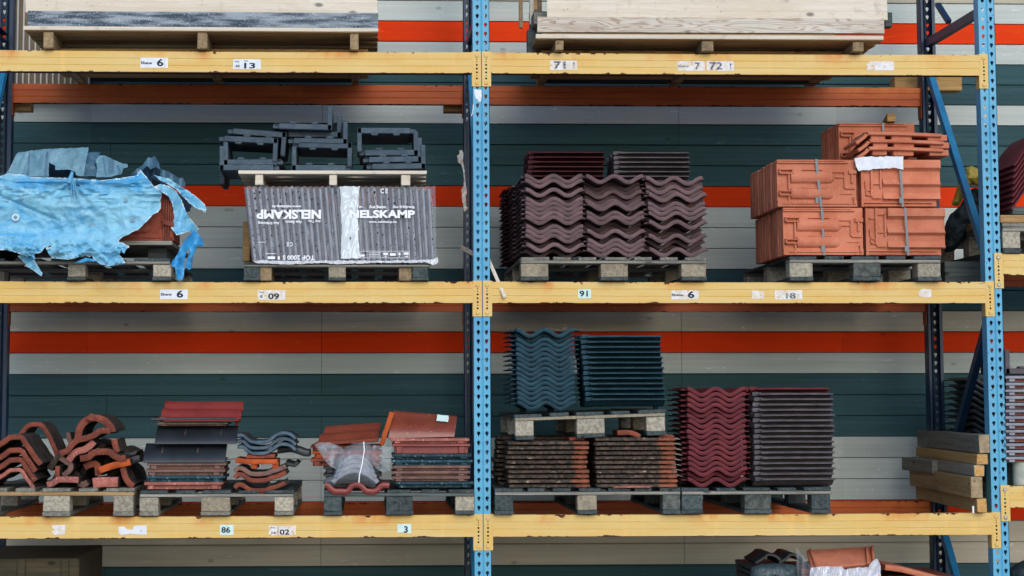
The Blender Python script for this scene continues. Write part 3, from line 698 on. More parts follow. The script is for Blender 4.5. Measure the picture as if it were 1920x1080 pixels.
# ================================================================= tile meshes
def wavy_mesh(name, mat, L=.42, amp=.0165, per=.15, th=.0225, long=True):
    us = ([(-.178, 'l'), (-.172, 'l'), (-.166, 'l'), (-.16, 'l'), (-.154, 'l')] if long else [(-.168, 'l'), (-.164, 'l'), (-.160, 'l'), (-.156, 'l'), (-.152, 'l')])+[(-.148+(.303 if long else .300)*i/34, 'm') for i in range(35)]+([(.160, 'r'), (.172, 'r'), (.184, 'r')] if long else [(.157, 'r'), (.161, 'r'), (.166, 'r')])
    top, bot, ysh = [], [], []
    for i, (u, k) in enumerate(us):
        z = amp*math.cos(2*math.pi*u/per); t = th
        if k == 'l': z = amp*.86-.005+(.003 if i % 2 else 0); t = .010
        if k == 'r': z = amp*math.cos(2*math.pi*.157/per)-.001; t = .009
        # keep the thickness normal to the curve
        sl = -amp*2*math.pi/per*math.sin(2*math.pi*u/per) if k == 'm' else 0
        tz = t*math.sqrt(1+sl*sl)*.9
        top.append((u, z+tz/2)); bot.append((u, z-tz/2)); ysh.append(.03 if k == 'l' else (.03 if k == 'r' else 0))
    st = [(0, .5), (.0035, 1), (.03, .95), (.05, .6), (L*.5, .56), (L-.01, .56), (L, .4)]
    mb = MB(); n = len(us); vs = []
    for (y, k) in st:
        for a, b, ys_ in zip(top, bot, ysh):
            c = (a[1]+b[1])/2; hi = a[1] if k > .6 else c+(a[1]-c)*k
            yy = min(L, y+ys_) if y < .06 else y
            lo = c+(b[1]-c)*k
            vs += [(a[0], yy, hi), (b[0], yy, lo)]
    fs = []; w_ = 2*n
    for j in range(len(st)-1):
        o, p = j*w_, (j+1)*w_
        for i in range(n-1):
            fs.append((o+2*i, o+2*i+2, p+2*i+2, p+2*i)); fs.append((o+2*i+1, p+2*i+1, p+2*i+3, o+2*i+3))
        fs.append((o, p, p+1, o+1)); e = 2*(n-1); fs.append((o+e, o+e+1, p+e+1, p+e))
    for o, fl in ((0, 1), ((len(st)-1)*w_, 0)):
        for i in range(n-1):
            q = (o+2*i, o+2*i+1, o+2*i+3, o+2*i+2); fs.append(q if fl else q[::-1])
    mb.add(vs, fs)
    for x in (-.075, .075):     # hanging nibs below the head
        mb.box(x-.018, x+.018, L-.03, L-.012, -amp-.022, -amp-.006)
    return proto(mb, name, mat, smooth=38)
WAVY_LOW = .0165+.0225*.45
def stack(me, name, n, xc, Yf, zb, pitch, rz, label, group, jx=.003, jy=.004, jr=.004, deep=.15, lean=0, mats=None, recess=.05, cat='roof tile'):
    """n copies of one tile laid on each other, each a little out of line"""
    dx = 0; out = []
    for k in range(n):
        y = random.uniform(-jy, jy)+(random.uniform(recess*.5, recess) if random.random() < deep else 0)
        dx = lean*k+random.uniform(-jx, jx)
        o = inst(me if mats is None else random.choice(mats), name, (xc+dx, Yf+y, zb+k*pitch), (0, 0, rz+random.uniform(-jr, jr)), label, cat, group)
        out.append(o)
    return out
W_BROWN = wavy_mesh('wavy_roof_tile', 't_brown', long=False); W_BLUE = wavy_mesh('wavy_roof_tile', 't_blue'); W_WINE = wavy_mesh('wavy_roof_tile', 't_wine')
W_SLATE = wavy_mesh('wavy_roof_tile', 'slate'); W_GREY = wavy_mesh('wavy_roof_tile', 't_grey'); W_DKR = wavy_mesh('wavy_roof_tile', 't_dkred'); W_GLAZE = wavy_mesh('wavy_roof_tile', 'glaze')
def side_stack(me, x0, n, Yf, zb, pitch, label, group, **kw):
    """tiles turned a quarter, long edge to the front; x0 = left end"""
    return stack(me, 'wavy_roof_tile', n, x0, Yf+.17, zb, pitch, -math.pi/2, label, group, **kw)

# ================================================================= middle shelf, right bay: brown wavy tiles
p3, zt3 = pallet('grey pallet of seven deck boards under the three brown wavy tile stacks', 977, 1324, 482, ZB['m'], YP, [(977, 1028), (1127, 1177), (1278, 1324)], boards=SEVEN)
g3 = 'brown wavy tiles on the middle shelf pallet'
for px, w_ in ((1040, 'left'), (1155, 'middle'), (1270.5, 'right')):
    x = P(px, 480, YP).x
    stack(W_BROWN, 'wavy_roof_tile', 17, x, YP+.012, zt3+WAVY_LOW, .0242, 0, 'brown wavy roof tile in the %s of the three front stacks, middle shelf' % w_, g3+', %s stack' % w_, deep=.36, recess=.15, jy=.006)
x = P(1040, 480, YP).x
for r_, nn in ((1, 17), (2, 18)):
    stack(W_DKR if r_ == 2 else W_BROWN, 'wavy_roof_tile', nn, x-.012*r_, YP+.03+.4*r_, zt3+WAVY_LOW, .0242, 0, 'dark wavy roof tile in the %s shadowed stack behind the brown front stacks' % ('nearer' if r_ == 1 else 'farther'), 'dark tiles behind the brown stacks, row %d' % r_, jx=.006)
zz = zt3+WAVY_LOW+17*.0242
x = P(990, 300, .42).x
side_stack(W_DKR, x, 7, .40, zz, .0262, 'dark red tile lying sideways on top behind the left brown stack', 'dark red tiles on top of the brown stacks', jx=.006, deep=0)
x = P(1149, 300, .42).x
side_stack(W_GREY, x, 7, .40, zz, .0262, 'mauve grey tile lying sideways on top behind the right brown stack', 'mauve grey tiles on top of the brown stacks', jx=.008, deep=0)

# ================================================================= middle shelf, right bay: terracotta packs
p4, zt4 = pallet('grey pallet with chipboard blocks under the strapped terracotta tiles', 1480, 1764, 480, ZB['m'], YP, [(1481, 1524), (1600, 1651), (1721, 1764)], deck='pdy', bmats=('chip', 'chipd', 'chip'))
TL_, TH_ = .424, .25
def under_tile():
    mb = MB(); T = .02
    mb.box(0, TL_, 0, T, 0, TH_)
    def r(u0, u1, v0, v1, d=.008): d *= 1.7; mb.box(u0*TL_, u1*TL_, -d, .001, TH_*(1-v1), TH_*(1-v0))
    r(0, .9, .045, .075, .007); r(0, .86, .0, .03, .004)
    for v in (.2, .66):
        r(.02, .2, v, v+.025, .012); r(.02, .2, v+.085, v+.11, .012); r(.185, .205, v, v+.11, .012); r(.02, .04, v, v+.11, .012)
    r(.135, .16, .31, .66, .008); r(.135, .16, .77, 1, .008)
    r(.32, .58, .2, .222, .006); r(.29, .62, .375, .405, .012); r(.32, .6, .585, .61, .006)
    r(.7, .86, .25, .275, .006); r(.84, .862, .25, .6, .006); r(.7, .86, .36, .385, .006); r(.86, .98, .6, .625, .006); r(.7, .72, .36, .42, .006)
    r(.62, .66, .76, .79, .009); r(.9, 1, .22, .3, .008); r(.93, .955, .3, .5, .006); r(.8, .95, .72, .735, .004)
    r(0, 1, .86, 1, .006); r(.06, .93, .93, .945, .01); r(.95, .98, .8, .95, .012)
    for v0, v1, u1 in ((.24, .5, .68), (.6, .84, .66)):    # the two rolls seen from below
        n = 9; top = []
        for i in range(n+1):
            a = math.pi*i/n; top.append((-.021*math.sin(a), TH_*(1-(v0+v1)/2)+TH_*(v1-v0)/2*math.cos(a)))
        vs = [(.17*TL_, y+.001, z) for y, z in top]+[(u1*TL_, y+.001, z) for y, z in top]+[((u1+.05)*TL_, .001, TH_*(1-(v0+v1)/2)+(z-TH_*(1-(v0+v1)/2))*.5) for y, z in top]
        N = n+1
        mb.add(vs, [(i, i+1, N+i+1, N+i) for i in range(n)]+[(N+i, N+i+1, 2*N+i+1, 2*N+i) for i in range(n)]+[tuple(range(N))])
    return mb
def top_tile():
    mb = MB(); T = .022
    # S profile over the height on the right three quarters
    prof = [(0, -.016), (.04, -.024), (.17, -.024), (.2, -.010), (.24, .001), (.3, .002), (.4, -.001), (.5, -.014), (.525, -.024), (.545, -.014), (.58, -.002), (.7, .002), (.82, -.014), (.835, -.022), (.84, .002)]
    top = []
    n = len(prof)
    vs = [(x, y, TH_*(1-v)) for x in (.27*TL_, .275*TL_, TL_-.003, TL_) for v, y in prof]
    for i in range(n): vs[i] = (vs[i][0], .001, vs[i][2]); vs[3*n+i] = (vs[3*n+i][0], .004, vs[3*n+i][2])
    mb.add(vs, [(j*n+i, j*n+i+1, (j+1)*n+i+1, (j+1)*n+i) for j in range(3) for i in range(n-1)])
    mb.box(0, TL_, .0025, T, TH_*.15, TH_); mb.box(.0, TL_*.95, .005, T, 0, TH_*.16)
    def r(u0, u1, v0, v1, d=.006): d *= 1.7; mb.box(u0*TL_, u1*TL_, -d, .004, TH_*(1-v1), TH_*(1-v0))
    r(0, .03, 0, 1, .004); r(.12, .145, .0, .78, .006); r(.145, .25, .12, .14, .005); r(.05, .11, .2, .225, .005); r(.14, .25, .5, .52, .005); r(.235, .255, .12, .6, .005); r(.05, .07, .45, .6, .004)
    r(.06, .13, .64, .66, .005); r(.06, .075, .64, .76, .005); r(.115, .13, .64, .76, .005); r(.06, .13, .74, .76, .005); r(.14, .25, .8, .82, .006)
    r(.02, .9, .9, .915, .005); r(.02, .94, .97, .985, .005)
    return mb
U_TILE = proto(under_tile(), 'interlocking_clay_tile', 'terra', bevel=.0015, smooth=30)
T_TILE = proto(top_tile(), 'interlocking_clay_tile', 'terra', smooth=30)
U_DARK = U_TILE.copy(); U_DARK.materials[0] = MAT['clayd']
def clay_pack(me, x0, ybot, Yf, n, label, group, zb=None, step=.033, sx=1, z_px=None):
    a = P(x0, ybot, Yf); zb = a.z if zb is None else zb
    for k in range(n):
        o = inst(me, 'interlocking_clay_tile', (a.x+(random.uniform(-.007, .004) if k else 0), Yf+k*step, zb+random.uniform(0, .002)), (random.uniform(-.012, .012), 0, random.uniform(-.008, .008)), label, 'clay tile', group)
    return a.x, zb
def strap(xw, Yf, z0, z1, depth, label, top=None):
    w_ = .0062; t = .0012; mb = MB(); xt = xw if top is None else top
    mb.hexa([(xw-w_, Yf-t, z0), (xw+w_, Yf-t, z0), (xt+w_, Yf-t, z1), (xt-w_, Yf-t, z1)], [(xw-w_, Yf, z0), (xw+w_, Yf, z0), (xt+w_, Yf, z1), (xt-w_, Yf, z1)])
    mb.box(xt-w_, xt+w_, Yf, Yf+depth, z1, z1+t); mb.box(xt-w_, xt+w_, Yf+depth, Yf+depth+t, z0, z1)
    mb.box(xt-w_*1.25, xt+w_*1.25, Yf-.0035, Yf-t-.0003, z0+.02, z0+.05)
    tag(mb.build('packing_strap', 'steel', loc=(xw, Yf, z0)), label, 'strap')
gt = 'terracotta tiles strapped on edge'
NP = 21
zl0 = zt4+.004; zu0 = zl0+TH_+.006
xL, _ = clay_pack(U_TILE, 1469, 480, YP+.02, NP, 'terracotta tile on edge in the lower left strapped pack', gt+', lower left pack', zl0)
xR, _ = clay_pack(T_TILE, 1624, 478, YP+.02, 8, 'terracotta tile on edge in the lower right strapped pack', gt+', lower right pack', zl0)
xUL, _ = clay_pack(U_TILE, 1459, 480, YP+.02, NP, 'terracotta tile on edge in the upper left strapped pack', gt+', upper left pack', zu0)
xUR, _ = clay_pack(T_TILE, 1617, 478, YP+.02, 8, 'terracotta tile on edge in the upper right strapped pack', gt+', upper right pack', zu0)
strap(P(1546, 480, YP).x, YP+.004, zl0, zu0-.005, .72, 'grey steel strap round the lower left terracotta pack', P(1543, 480, YP).x)
strap(P(1542, 480, YP).x, YP+.004, zu0, zu0+TH_+.003, .72, 'grey steel strap round the upper left terracotta pack', P(1534, 480, YP).x)
strap(P(1703, 480, YP).x, YP-.002, zl0, zu0-.005, .3, 'grey steel strap round the lower right terracotta pack', P(1699, 480, YP).x)
strap(P(1695, 480, YP).x, YP-.002, zu0, zu0+TH_+.003, .3, 'grey steel strap round the upper right terracotta pack', P(1691, 480, YP).x)
ztop = zu0+TH_+.003
a = P(1573, 296, .34)
clay_pack(U_TILE, 1573, 296, .34, 12, 'terracotta tile on edge in the topmost pack at the back', gt+', topmost pack', ztop)
strap(P(1655, 250, .34).x, .327, ztop, ztop+TH_+.002, .42, 'grey steel strap round the topmost terracotta pack')
for k, (dx, y) in enumerate(((0, 251), (4, 265), (3, 279))):
    w_ = ('top', 'middle', 'bottom')[k]
    t = fragment('clay_tile', [(1606+dx, y+17), (1616+dx, y+10), (1621+dx, y+6), (1626+dx, y), (1632+dx, y-1), (1700+dx, y), (1766+dx, y+3)], 6.5, YP+.0, .26, 'terra',
        'loose terracotta tile lying flat, %s of the three on the upper right pack' % w_, 'clay tile', 'loose terracotta tiles lying flat on the upper right pack', 3, smooth=25)
    for u0, u1, q in ((1633, 1660, 8), (1672, 1710, 9), (1740, 1776, 9)):
        a, b = P(u0+dx, y+q+4, YP+.02), P(u1+dx, y+2, YP+.02); MB().box(a.x, b.x, YP+.02, YP+.25, a.z, b.z).build('rib', 'terra', t, bevel=.003)
mb = MB()
cloth(mb, [(1602, 297), (1620, 294), (1694, 293), (1694, 318), (1680, 315), (1650, 316), (1625, 319), (1610, 321), (1605, 312)], lambda x, y: YP-.010+.004*math.sin((x-1600)*.04), 6, 0, None, .0015)
a, b = P(1622, 293, YP), P(1694, 293, YP); mb.box(a.x, b.x, YP-.004, YP+.22, ztop+.0015, ztop+.003)
tag(mb.build('paper_sheet', 'paper', loc=(a.x, YP, ztop)), 'white paper sheet hanging over the upper right terracotta pack', 'paper')
# stick on the topmost pack
a, b = P(1671, 218, .30), P(1590, 226, 1.15)
mb = MB(); mb.bar(Vector((a.x, .30, ztop+TH_+.028)), Vector((P(1640, 226, 1.1).x, 1.0, ztop+TH_+.028)), .045, .045)
tag(mb.build('wooden_stick', 'oak', loc=(a.x, .3, ztop+TH_), bevel=.003), 'square wooden stick lying on the topmost terracotta pack', 'stick')

# ================================================================= middle shelf, left bay: wrapped pack and channels
p2, zt2 = pallet('grey pallet under the pack wrapped in printed film', 457, 806, 491, ZB['m'], YP, [(457, 487), (616, 648), (773, 803)], boards=SEVEN, deck='pdy', strg='pw', bmats=('pdy', 'endw', 'pdy'))
for px in ((487, 509), (748, 772)):
    a, b = P(px[0], 526, YP+.015), P(px[1], 500, YP+.015)
    MB().box(a.x, b.x, YP+.02, YP+.35, ZB['m'], b.z).build('block', 'tany', p2, bevel=.003)
a, b = P(455, 490, .25), P(469, 415, .25); MB().box(a.x, b.x, .25, .9, a.z+.0, b.z).build('side_board', 'tan', p2, bevel=.003)
PH = P(600, 352, YP).z-zt2
def edge_tile(mat):
    mb = MB(); mb.box(-.017, .009, .012, .33, 0, PH-.012)
    n = 6
    for i in range(n):
        pass
    r = .0075; prof = [(r*math.sin(a), -r*math.cos(a)*1.3) for a in [math.pi*(-.5+i/8) for i in range(9)]]
    vs = [(x, y+.012, z) for z in (0, PH-.008) for x, y in prof]; N = 9
    mb.add(vs, [(i, i+1, N+i+1, N+i) for i in range(N-1)]+[tuple(range(N)), tuple(range(2*N-1, N-1, -1))], 1)
    mb.box(-.0075, .0075, .012, .33, PH-.014, PH-.002)
    return proto(mb, 'standing_roof_tile', mat, smooth=40)
E_T = edge_tile(['t_grey', 't_edge'])
n2 = 31
lean_ = lambda u: math.atan((16-8*u)/140)
for i in range(n2):
    u = i/(n2-1); px = 478+(812-478)*u; x = P(px, 490, YP).x
    inst(E_T, 'standing_roof_tile', (x, YP+.01+random.uniform(-.001, .002), zt2+.006), (0, -lean_(u), 0), 'mauve grey roof tile standing on edge inside the printed wrap', 'roof tile', 'tiles standing inside the printed wrap')
wr = thing('wrapping_film', 'clear film printed with white lettering round the standing tile pack', 'wrapping film', (P(640, 490, YP).x, YP, zt2))
def film_y(X, Z):
    v = (Z-zt2)/PH; u = (X-P(478, 490, YP).x)/(P(812, 490, YP).x-P(478, 490, YP).x); x_ = u*(n2-1)+ (lean_(min(1, max(0, u)))*PH*v)/(P(812, 490, YP).x-P(478, 490, YP).x)*(n2-1)
    rp = abs((x_ % 1)-.5)*2      # 1 on a ridge
    return YP-.006+.008*(1-rp)**1.3-(.007*max(0, 1-abs(u-.18)*4)*max(0, 1-v)*(1-2*abs(noise.noise(Vector((X*14+Z*9, Z*6-X*5, 3))))))-.004*noise.noise(Vector((X*9, Z*5, 2)))-.001
mb = MB(); nx, nz = 190, 40; g_ = []
for j in range(nz+1):
    v = j/nz; py = 493-(493-350)*v
    for i in range(nx+1):
        u = i/nx; pl_, pr_ = 476-18*v, 819-3*v
        p = P(pl_+(pr_-pl_)*u, py+(1.6*math.sin(u*31*2*math.pi) if j == nz else 0)+(2.5*noise.noise(Vector((u*14, 0, 5))) if j == 0 else 0), YP); g_.append(Vector((p.x, film_y(p.x, p.z), p.z)))
fr = [(j*(nx+1)+i, j*(nx+1)+i+1, (j+1)*(nx+1)+i+1, (j+1)*(nx+1)+i) for j in range(nz) for i in range(nx)]
mb.add(g_, fr)
# top and the two ends of the wrap
tp = [g_[nz*(nx+1)+i] for i in range(nx+1)]; mb.add(tp+[Vector((q.x, YP+.34, q.z)) for q in tp], [(i, i+1, nx+2+i, nx+1+i) for i in range(nx)])
for i_ in (0, nx):
    c_ = [g_[j*(nx+1)+i_] for j in range(nz+1)]; mb.add(c_+[Vector((q.x+.012*noise.noise(Vector((q.z*20, 1, i_))), YP+.34, q.z)) for q in c_], [(j, j+1, nz+2+j, nz+1+j) for j in range(nz)])
sh = mb.build('sheet', 'film', wr, smooth=60)
# vent holes in the film
mb = MB()
for i in range(30):
    for j in range(12):
        if random.random() < .3: continue
        v = (j+.3+.5*(i % 3)/3+random.uniform(-.1, .1))/12.2; u = (i+.45+random.uniform(-.12, .12))/30
        px = 476-18*v+(819-3*v-476+18*v)*u
        if 634 < px < 678: continue
        p = P(px, 488-(488-354)*v, YP); r_ = random.choice((.002, .003, .003, .0045, .006 if v > .6 else .003)); y_ = film_y(p.x, p.z)-.0008
        mb.add([(p.x+r_*a*.8, y_, p.z+r_*b*1.2) for a, b in CIRC], [tuple(range(12))])
mb.build('vent_holes', 'hole', wr)['kind'] = 'stuff'
mb = MB()
cloth(mb, [(636, 350), (675, 349), (673, 365), (671, 400), (672, 440), (674, 470), (677, 484), (655, 485), (639, 485), (640, 450), (641, 420), (638, 390), (639, 370)], lambda x, y: YP-.014+.0015*math.sin(x*.3)+.001*noise.noise(Vector((x*.1, y*.1, 0))), 5, 0, None, .001)
a = P(657, 447, YP); mb.add([(a.x-.002, YP-.0165, a.z-.008), (a.x+.003, YP-.0165, a.z-.004), (a.x+.002, YP-.0165, a.z+.008), (a.x-.003, YP-.0165, a.z+.004)], [(0, 1, 2, 3)], 1)
mb.build('overlap_band', ['band', 'hole'], wr, smooth=60)
def ptext(s_, x0, x1, y0, y1, flip=False, yo=-.0015):
    a, b = P(x0, y1, YP), P(x1, y0, YP); mb = MB(); mb.text(s_, a.x, b.x, a.z, b.z, 0, 0, flip, lambda X, Z: YP-.0105+yo)
    mb.build('lettering', 'print', wr)
ptext('NELSKAMP', 481, 602, 393.5, 411, True); ptext('www.nelskamp.de', 510, 565, 384, 390.5, True); ptext('Aus Ton.', 577, 602, 413, 418, True); ptext('Aus Beton.', 534, 566, 414, 419.5, True); ptext('Aus Erfahrung.', 483, 524, 415, 421.5, True)
ptext('C E', 537.5, 549, 454.5, 462.5, True); ptext('TOP 2000 S', 530, 590, 479, 487.5, True)
ptext('NELSKAMP', 655, 778, 394.5, 409.5, False, -.007); ptext('Aus Ton.', 656, 681, 385, 390.5, False, -.007); ptext('Aus Beton.', 692, 725, 385, 391, False); ptext('Aus Erfahrung.', 736, 778, 385.5, 392, False); ptext('www.nelskamp.de', 691, 744, 414, 419.5)
ptext('C E', 713.5, 727, 354, 363)
mb = MB()
def pr(x0, x1, y0, y1):
    a, b = P(x0, y1, YP), P(x1, y0, YP); mb.box(a.x, b.x, YP-.012, YP-.0116, a.z, b.z)
for q in ((676, 768, 471, 471.6), (676, 768, 483.5, 484.2), (676, 676.6, 471, 484), (767.5, 768, 471, 484), (677, 684, 477.5, 481.5), (692, 714, 474, 475), (692, 712, 477, 478), (692, 714, 480, 481), (718, 718.6, 472, 483), (719, 727, 474, 478.5), (721, 725, 480, 482), (727.5, 728, 472, 483), (731, 742, 475, 480), (747, 751, 474, 479), (748, 750, 480.5, 482), (757, 766, 473.5, 478), (759, 765, 480, 482), (484, 497, 454, 454.8), (498, 518, 475.5, 476.5), (502, 516, 481, 486), (521, 525, 481, 487)): pr(*q)
mb.build('lettering', 'print', wr)
mb = MB(); cloth(mb, [(474, 488), (520, 489), (600, 488.5), (700, 489), (812, 487), (820, 482), (822, 492), (812, 497), (800, 492), (700, 493), (640, 495), (600, 493), (540, 496), (480, 493)], lambda x, y: YP-.012+.004*math.sin(x*.37), 5, 0, None, .001); mb.build('lower_hem', 'milky', wr, smooth=60)

# small pallet on the wrapped pack
zpk = P(600, 349, YP).z+.006
t5 = thing('small_pallet', 'pale low pallet on three bearers on top of the film wrapped pack', 'pallet', (P(624, 348, YP).x, .1, zpk), 'wooden pallets on the rack shelves')
xa, xb = P(445, 322, YP).x, P(803, 322, YP).x; zd = P(624, 319, YP).z
mb = MB()
for y in (YP, YP+.16, YP+.32, YP+.46): mb.box(xa+random.uniform(0, .01), xb-random.uniform(0, .01), y, y+.11, zd-.022, zd, 0, None, .0025)
mb.build('deck', 'fresh', t5, bevel=.002)
for a, b in ((478, 493), (617, 631.5), (752, 769)):
    MB().box(P(a, 340, YP).x, P(b, 340, YP).x, YP+.008, YP+.57, zpk, zd-.0225, 0, None, .001).build('bearer', 'fresh', t5, bevel=.003)
MB().box(xa+.14, xb, YP+.3, YP+.41, zpk+.005, zpk+.022).build('lower_board', 'tan', t5, bevel=.002)
def l_tile():
    """concrete verge tile: a plate with one upright leg at its left end and two nibs"""
    mb = MB(); W_, H_, T, L = .31, .128, .029, .40
    st = [(-.0, 1), (L, 1)]
    mb.box(0, W_-.03, 0, L, 0, T); mb.box(W_-.03, W_, .025, L, .004, T-.004); mb.box(W_-.02, W_-.012, .01, L-.02, T-.006, T+.002)
    n = 8; leg = [(0, 0), (0, H_)]+[(0, 0)]*0
    yz = [(0, 0.0), (0, H_*.94), (.008, H_), (L*.55, H_)]+[(L*.55+L*.45*math.sin(math.pi/2*i/6), H_*math.cos(math.pi/2*i/6)+(1-math.cos(math.pi/2*i/6))*T) for i in range(1, 7)]+[(L, 0)]
    N = len(yz); mb.add([(x, y, z) for x in (-.0005, .023) for y, z in yz], [tuple(range(N)), tuple(range(2*N-1, N-1, -1))]+[(i, N+i, N+(i+1) % N, (i+1) % N) for i in range(N)])
    for x in (.07, .185):
        vs = [(x, -.002, T), (x+.042, -.002, T), (x+.034, -.002, T+.011), (x+.008, -.002, T+.011)]
        mb.hexa([Vector(v) for v in vs], [Vector(v)+Vector((0, .05, 0)) for v in vs])
    return proto(mb, 'angle_tile', 'coal', bevel=.0025)
LT = l_tile()
gl = 'dark angled verge tiles on the small pallet'
def put_l(x, y, flipx, flipz, tilt, label, Y=YP+.02):
    """x, y = the outer corner of plate and leg in the picture plane of its own depth"""
    p = P(x, y, Y); m = LT.copy() if (flipx != flipz) else LT
    if flipx != flipz: m.transform(Matrix.Diagonal((-1, 1, 1, 1))); m.flip_normals()
    ry = math.pi if flipz else 0
    o = inst(m, 'angle_tile', (p.x, Y, p.z), (0, ry+R(tilt), 0), label, 'verge tile', gl)
# legs: flipx False & flipz False: leg up at the left; flipx True: leg up at the right; flipz: turned over
zt5 = zd
for (x, y, fx, fz, ti, lb, Y) in (
    (411.5, 319, False, False, 0, 'dark angled tile, lowest on the left of the small pallet, leg up', YP+.02),
    (419, 309.5, False, False, -.6, 'dark angled tile nested in the lowest left one, leg up', YP+.03),
    (521, 259, True, True, 2.5, 'dark angled tile turned over above the left pair, leg down', YP+.02),
    (537, 248, True, True, 4, 'dark angled tile tilted on top of the left group, leg down', YP+.05),
    (547, 319.5, False, False, 0, 'dark angled tile, lowest in the middle group, leg up', YP+.02),
    (660, 268, True, True, 1, 'dark angled tile turned over in the middle group, leg down', YP+.02),
    (651, 270.5, True, False, .8, 'dark angled tile above the turned over one in the middle, leg up', YP+.02),
    (640, 257.5, True, False, .5, 'dark angled tile second from the top of the middle group', YP+.09),
    (622, 244, True, False, 1.5, 'dark angled tile on top of the middle group, leg standing highest', YP+.02),
    (798, 316, True, False, -1, 'dark angled tile, lowest on the right, leg up', YP+.02),
    (791.5, 303, True, False, -1, 'dark angled tile, second from below on the right', YP+.03),
    (784, 291, True, False, -.5, 'dark angled tile, third from below on the right', YP+.03),
    (670, 239.5, False, True, 0, 'dark angled tile turned over as lid of the right group', YP+.03),
    (413, 303, False, True, 0, 'dark angled tile with its leg hanging behind the left end of the small pallet', .42)):
    put_l(x, y, fx, fz, ti, lb, Y)

# ================================================================= middle shelf, far left: tarp covered pallet
p1, zt1 = pallet('grey pallet with chipboard blocks under the torn blue tarp', 0-60, 319, 484, ZB['m'], YP, [(-60, -30), (127, 160), (287, 321)], bmats=('chip',), strg='pw', deck='pdy')
a, b = P(100, 458, YP), P(322, 451, YP)
tag(MB().box(P(-60, 455, YP).x, b.x, YP+.02, .9, a.z, b.z, 0).build('panel_board', 'pw', loc=(b.x, 0, a.z), bevel=.002), 'grey board carrying the clay tiles under the blue tarp', 'board')
zq = b.z+.002
for xx in (P(-55, 455, YP).x, P(110, 455, YP).x, P(270, 455, YP).x):
    tag(MB().box(xx, xx+.1, .12, .9, zt1+.001, a.z-.001).build('spacer_block', 'pd', loc=(xx, .12, zt1), bevel=.003), 'dark spacer block between pallet and board under the blue tarp', 'block', 'spacer blocks under the tarp')
for k in range(9):
    inst(U_DARK, 'interlocking_clay_tile', (P(171, 450, YP).x, YP+.05+k*.033, zq), (0, 0, random.uniform(-.01, .01)), 'terracotta tile showing through the tear of the blue tarp', 'clay tile', 'terracotta tiles under the tarp')
for k in range(5):
    px = 305+k*4.2
    mb = MB(); a = P(px, 450, YP+.02); h_ = .235-.008*k; mb.box(a.x, a.x+.009, YP+.02+random.uniform(0, .015), YP+.3, zq+.01*(k == 3), zq+h_)
    mb.box(a.x-.001, a.x+.011, YP+.01, YP+.05, zq+h_*.35, zq+h_*.38+.02)
    tag(mb.build('broken_clay_tile', 'terrad', loc=(a.x, YP, zq), bevel=.0015), 'broken red clay tile standing at the right edge of the tarp tear', 'clay tile', 'broken tiles in the tarp tear')
tp = MB()
kx, ky = 138, 342
def rg(x, y, z=0): return 1-2*abs(noise.noise(Vector((x, y, z))))
def tarp_y(x, y):
    d = math.hypot(x-kx, (y-ky)*1.2); an = math.atan2(y-ky, x-kx)
    f = .014*math.sin(an*13+1.7*noise.noise(Vector((x*.02, y*.02, 1))))*math.exp(-d/60)
    f += .030*noise.noise(Vector((x*.011, y*.02, 4)))
    g = math.exp(-((y-354)/20)**2); f -= g*(.026*rg(x*.018+y*.01, y*.085, 3)+.014*rg(x*.045, y*.17, 6))
    f -= .016*rg(x*.022+y*.012, y*.03-x*.01, 8)*(1-g)+.005*rg(x*.06, y*.08, 4)
    k = math.exp(-d/45); f -= k*.018*rg(x*.09, y*.07, 2)
    hem = min(1, max(0, (y-436)/28)); f -= hem*(.036*rg(x*.045, y*.055, 7)+.018*rg(x*.11, y*.12, 9))
    top = max(0, (352-y)/30); f += top**1.5*.06
    f -= .018*math.exp(-((y-339-.03*(x-120)-3*noise.noise(Vector((x*.02, 0, 5))))/3.2)**2)-.012*math.exp(-((y-346-.04*(x-120))/3)**2)
    f += .018*math.exp(-((y-(374+(x-15)*.42))/3.)**2)*(1 if x < 112 else 0)
    rt = max(0, (x-250)/50); f += .04*rt*rt+min(1, rt)*.006*math.sin((x+y)*.16)
    return -.125+f
main = [(-25, 332), (0, 330), (15, 325), (40, 327), (60, 332), (100, 333), (130, 334), (165, 336), (190, 338), (225, 334), (245, 331), (256, 329), (263, 318), (268, 324), (278, 336), (289, 350), (302, 358), (303, 366), (301, 378), (302, 390), (296, 398), (287, 402), (278, 412), (268, 422), (260, 430), (248, 435), (240, 441), (230, 444), (224, 449), (222, 453),
        (232, 456), (243, 463), (236, 468), (233, 476), (226, 470), (224, 478), (230, 484), (235, 492), (224, 497), (205, 499), (190, 496), (181, 490), (172, 483), (160, 480), (142, 484), (128, 487), (108, 485), (97, 484), (90, 474), (84, 462), (78, 474), (64, 476), (66, 487), (58, 479), (50, 481), (36, 476), (25, 472), (10, 469), (-25, 467)]
def holes(x, y):
    for cx, cy, r in ((40, 371, 3.5), (30, 408, 4), (171, 421, 3.2), (249, 412, 4), (237, 375, 2.6), (172, 483, 3), (93, 462, 3.5)):
        if (x-cx)**2+(y-cy)**2 < r*r*.5: return True
    return False
cloth(tp, main, tarp_y, 3., 0, holes, fray=4)
cloth(tp, [(33, 480), (46, 476), (60, 476), (64, 487), (72, 500), (80, 513), (77, 518), (66, 509), (52, 500), (44, 491)], lambda x, y: -.115+.012*math.sin(x*.2+y*.1), 3., 0, fray=4)
cloth(tp, [(140, 492), (160, 483), (176, 486), (190, 492), (205, 494), (232, 490), (236, 494), (220, 498), (196, 499), (180, 491), (165, 489), (150, 493)], lambda x, y: -.15+.012*math.sin(x*.15+y*.2), 3., 1)
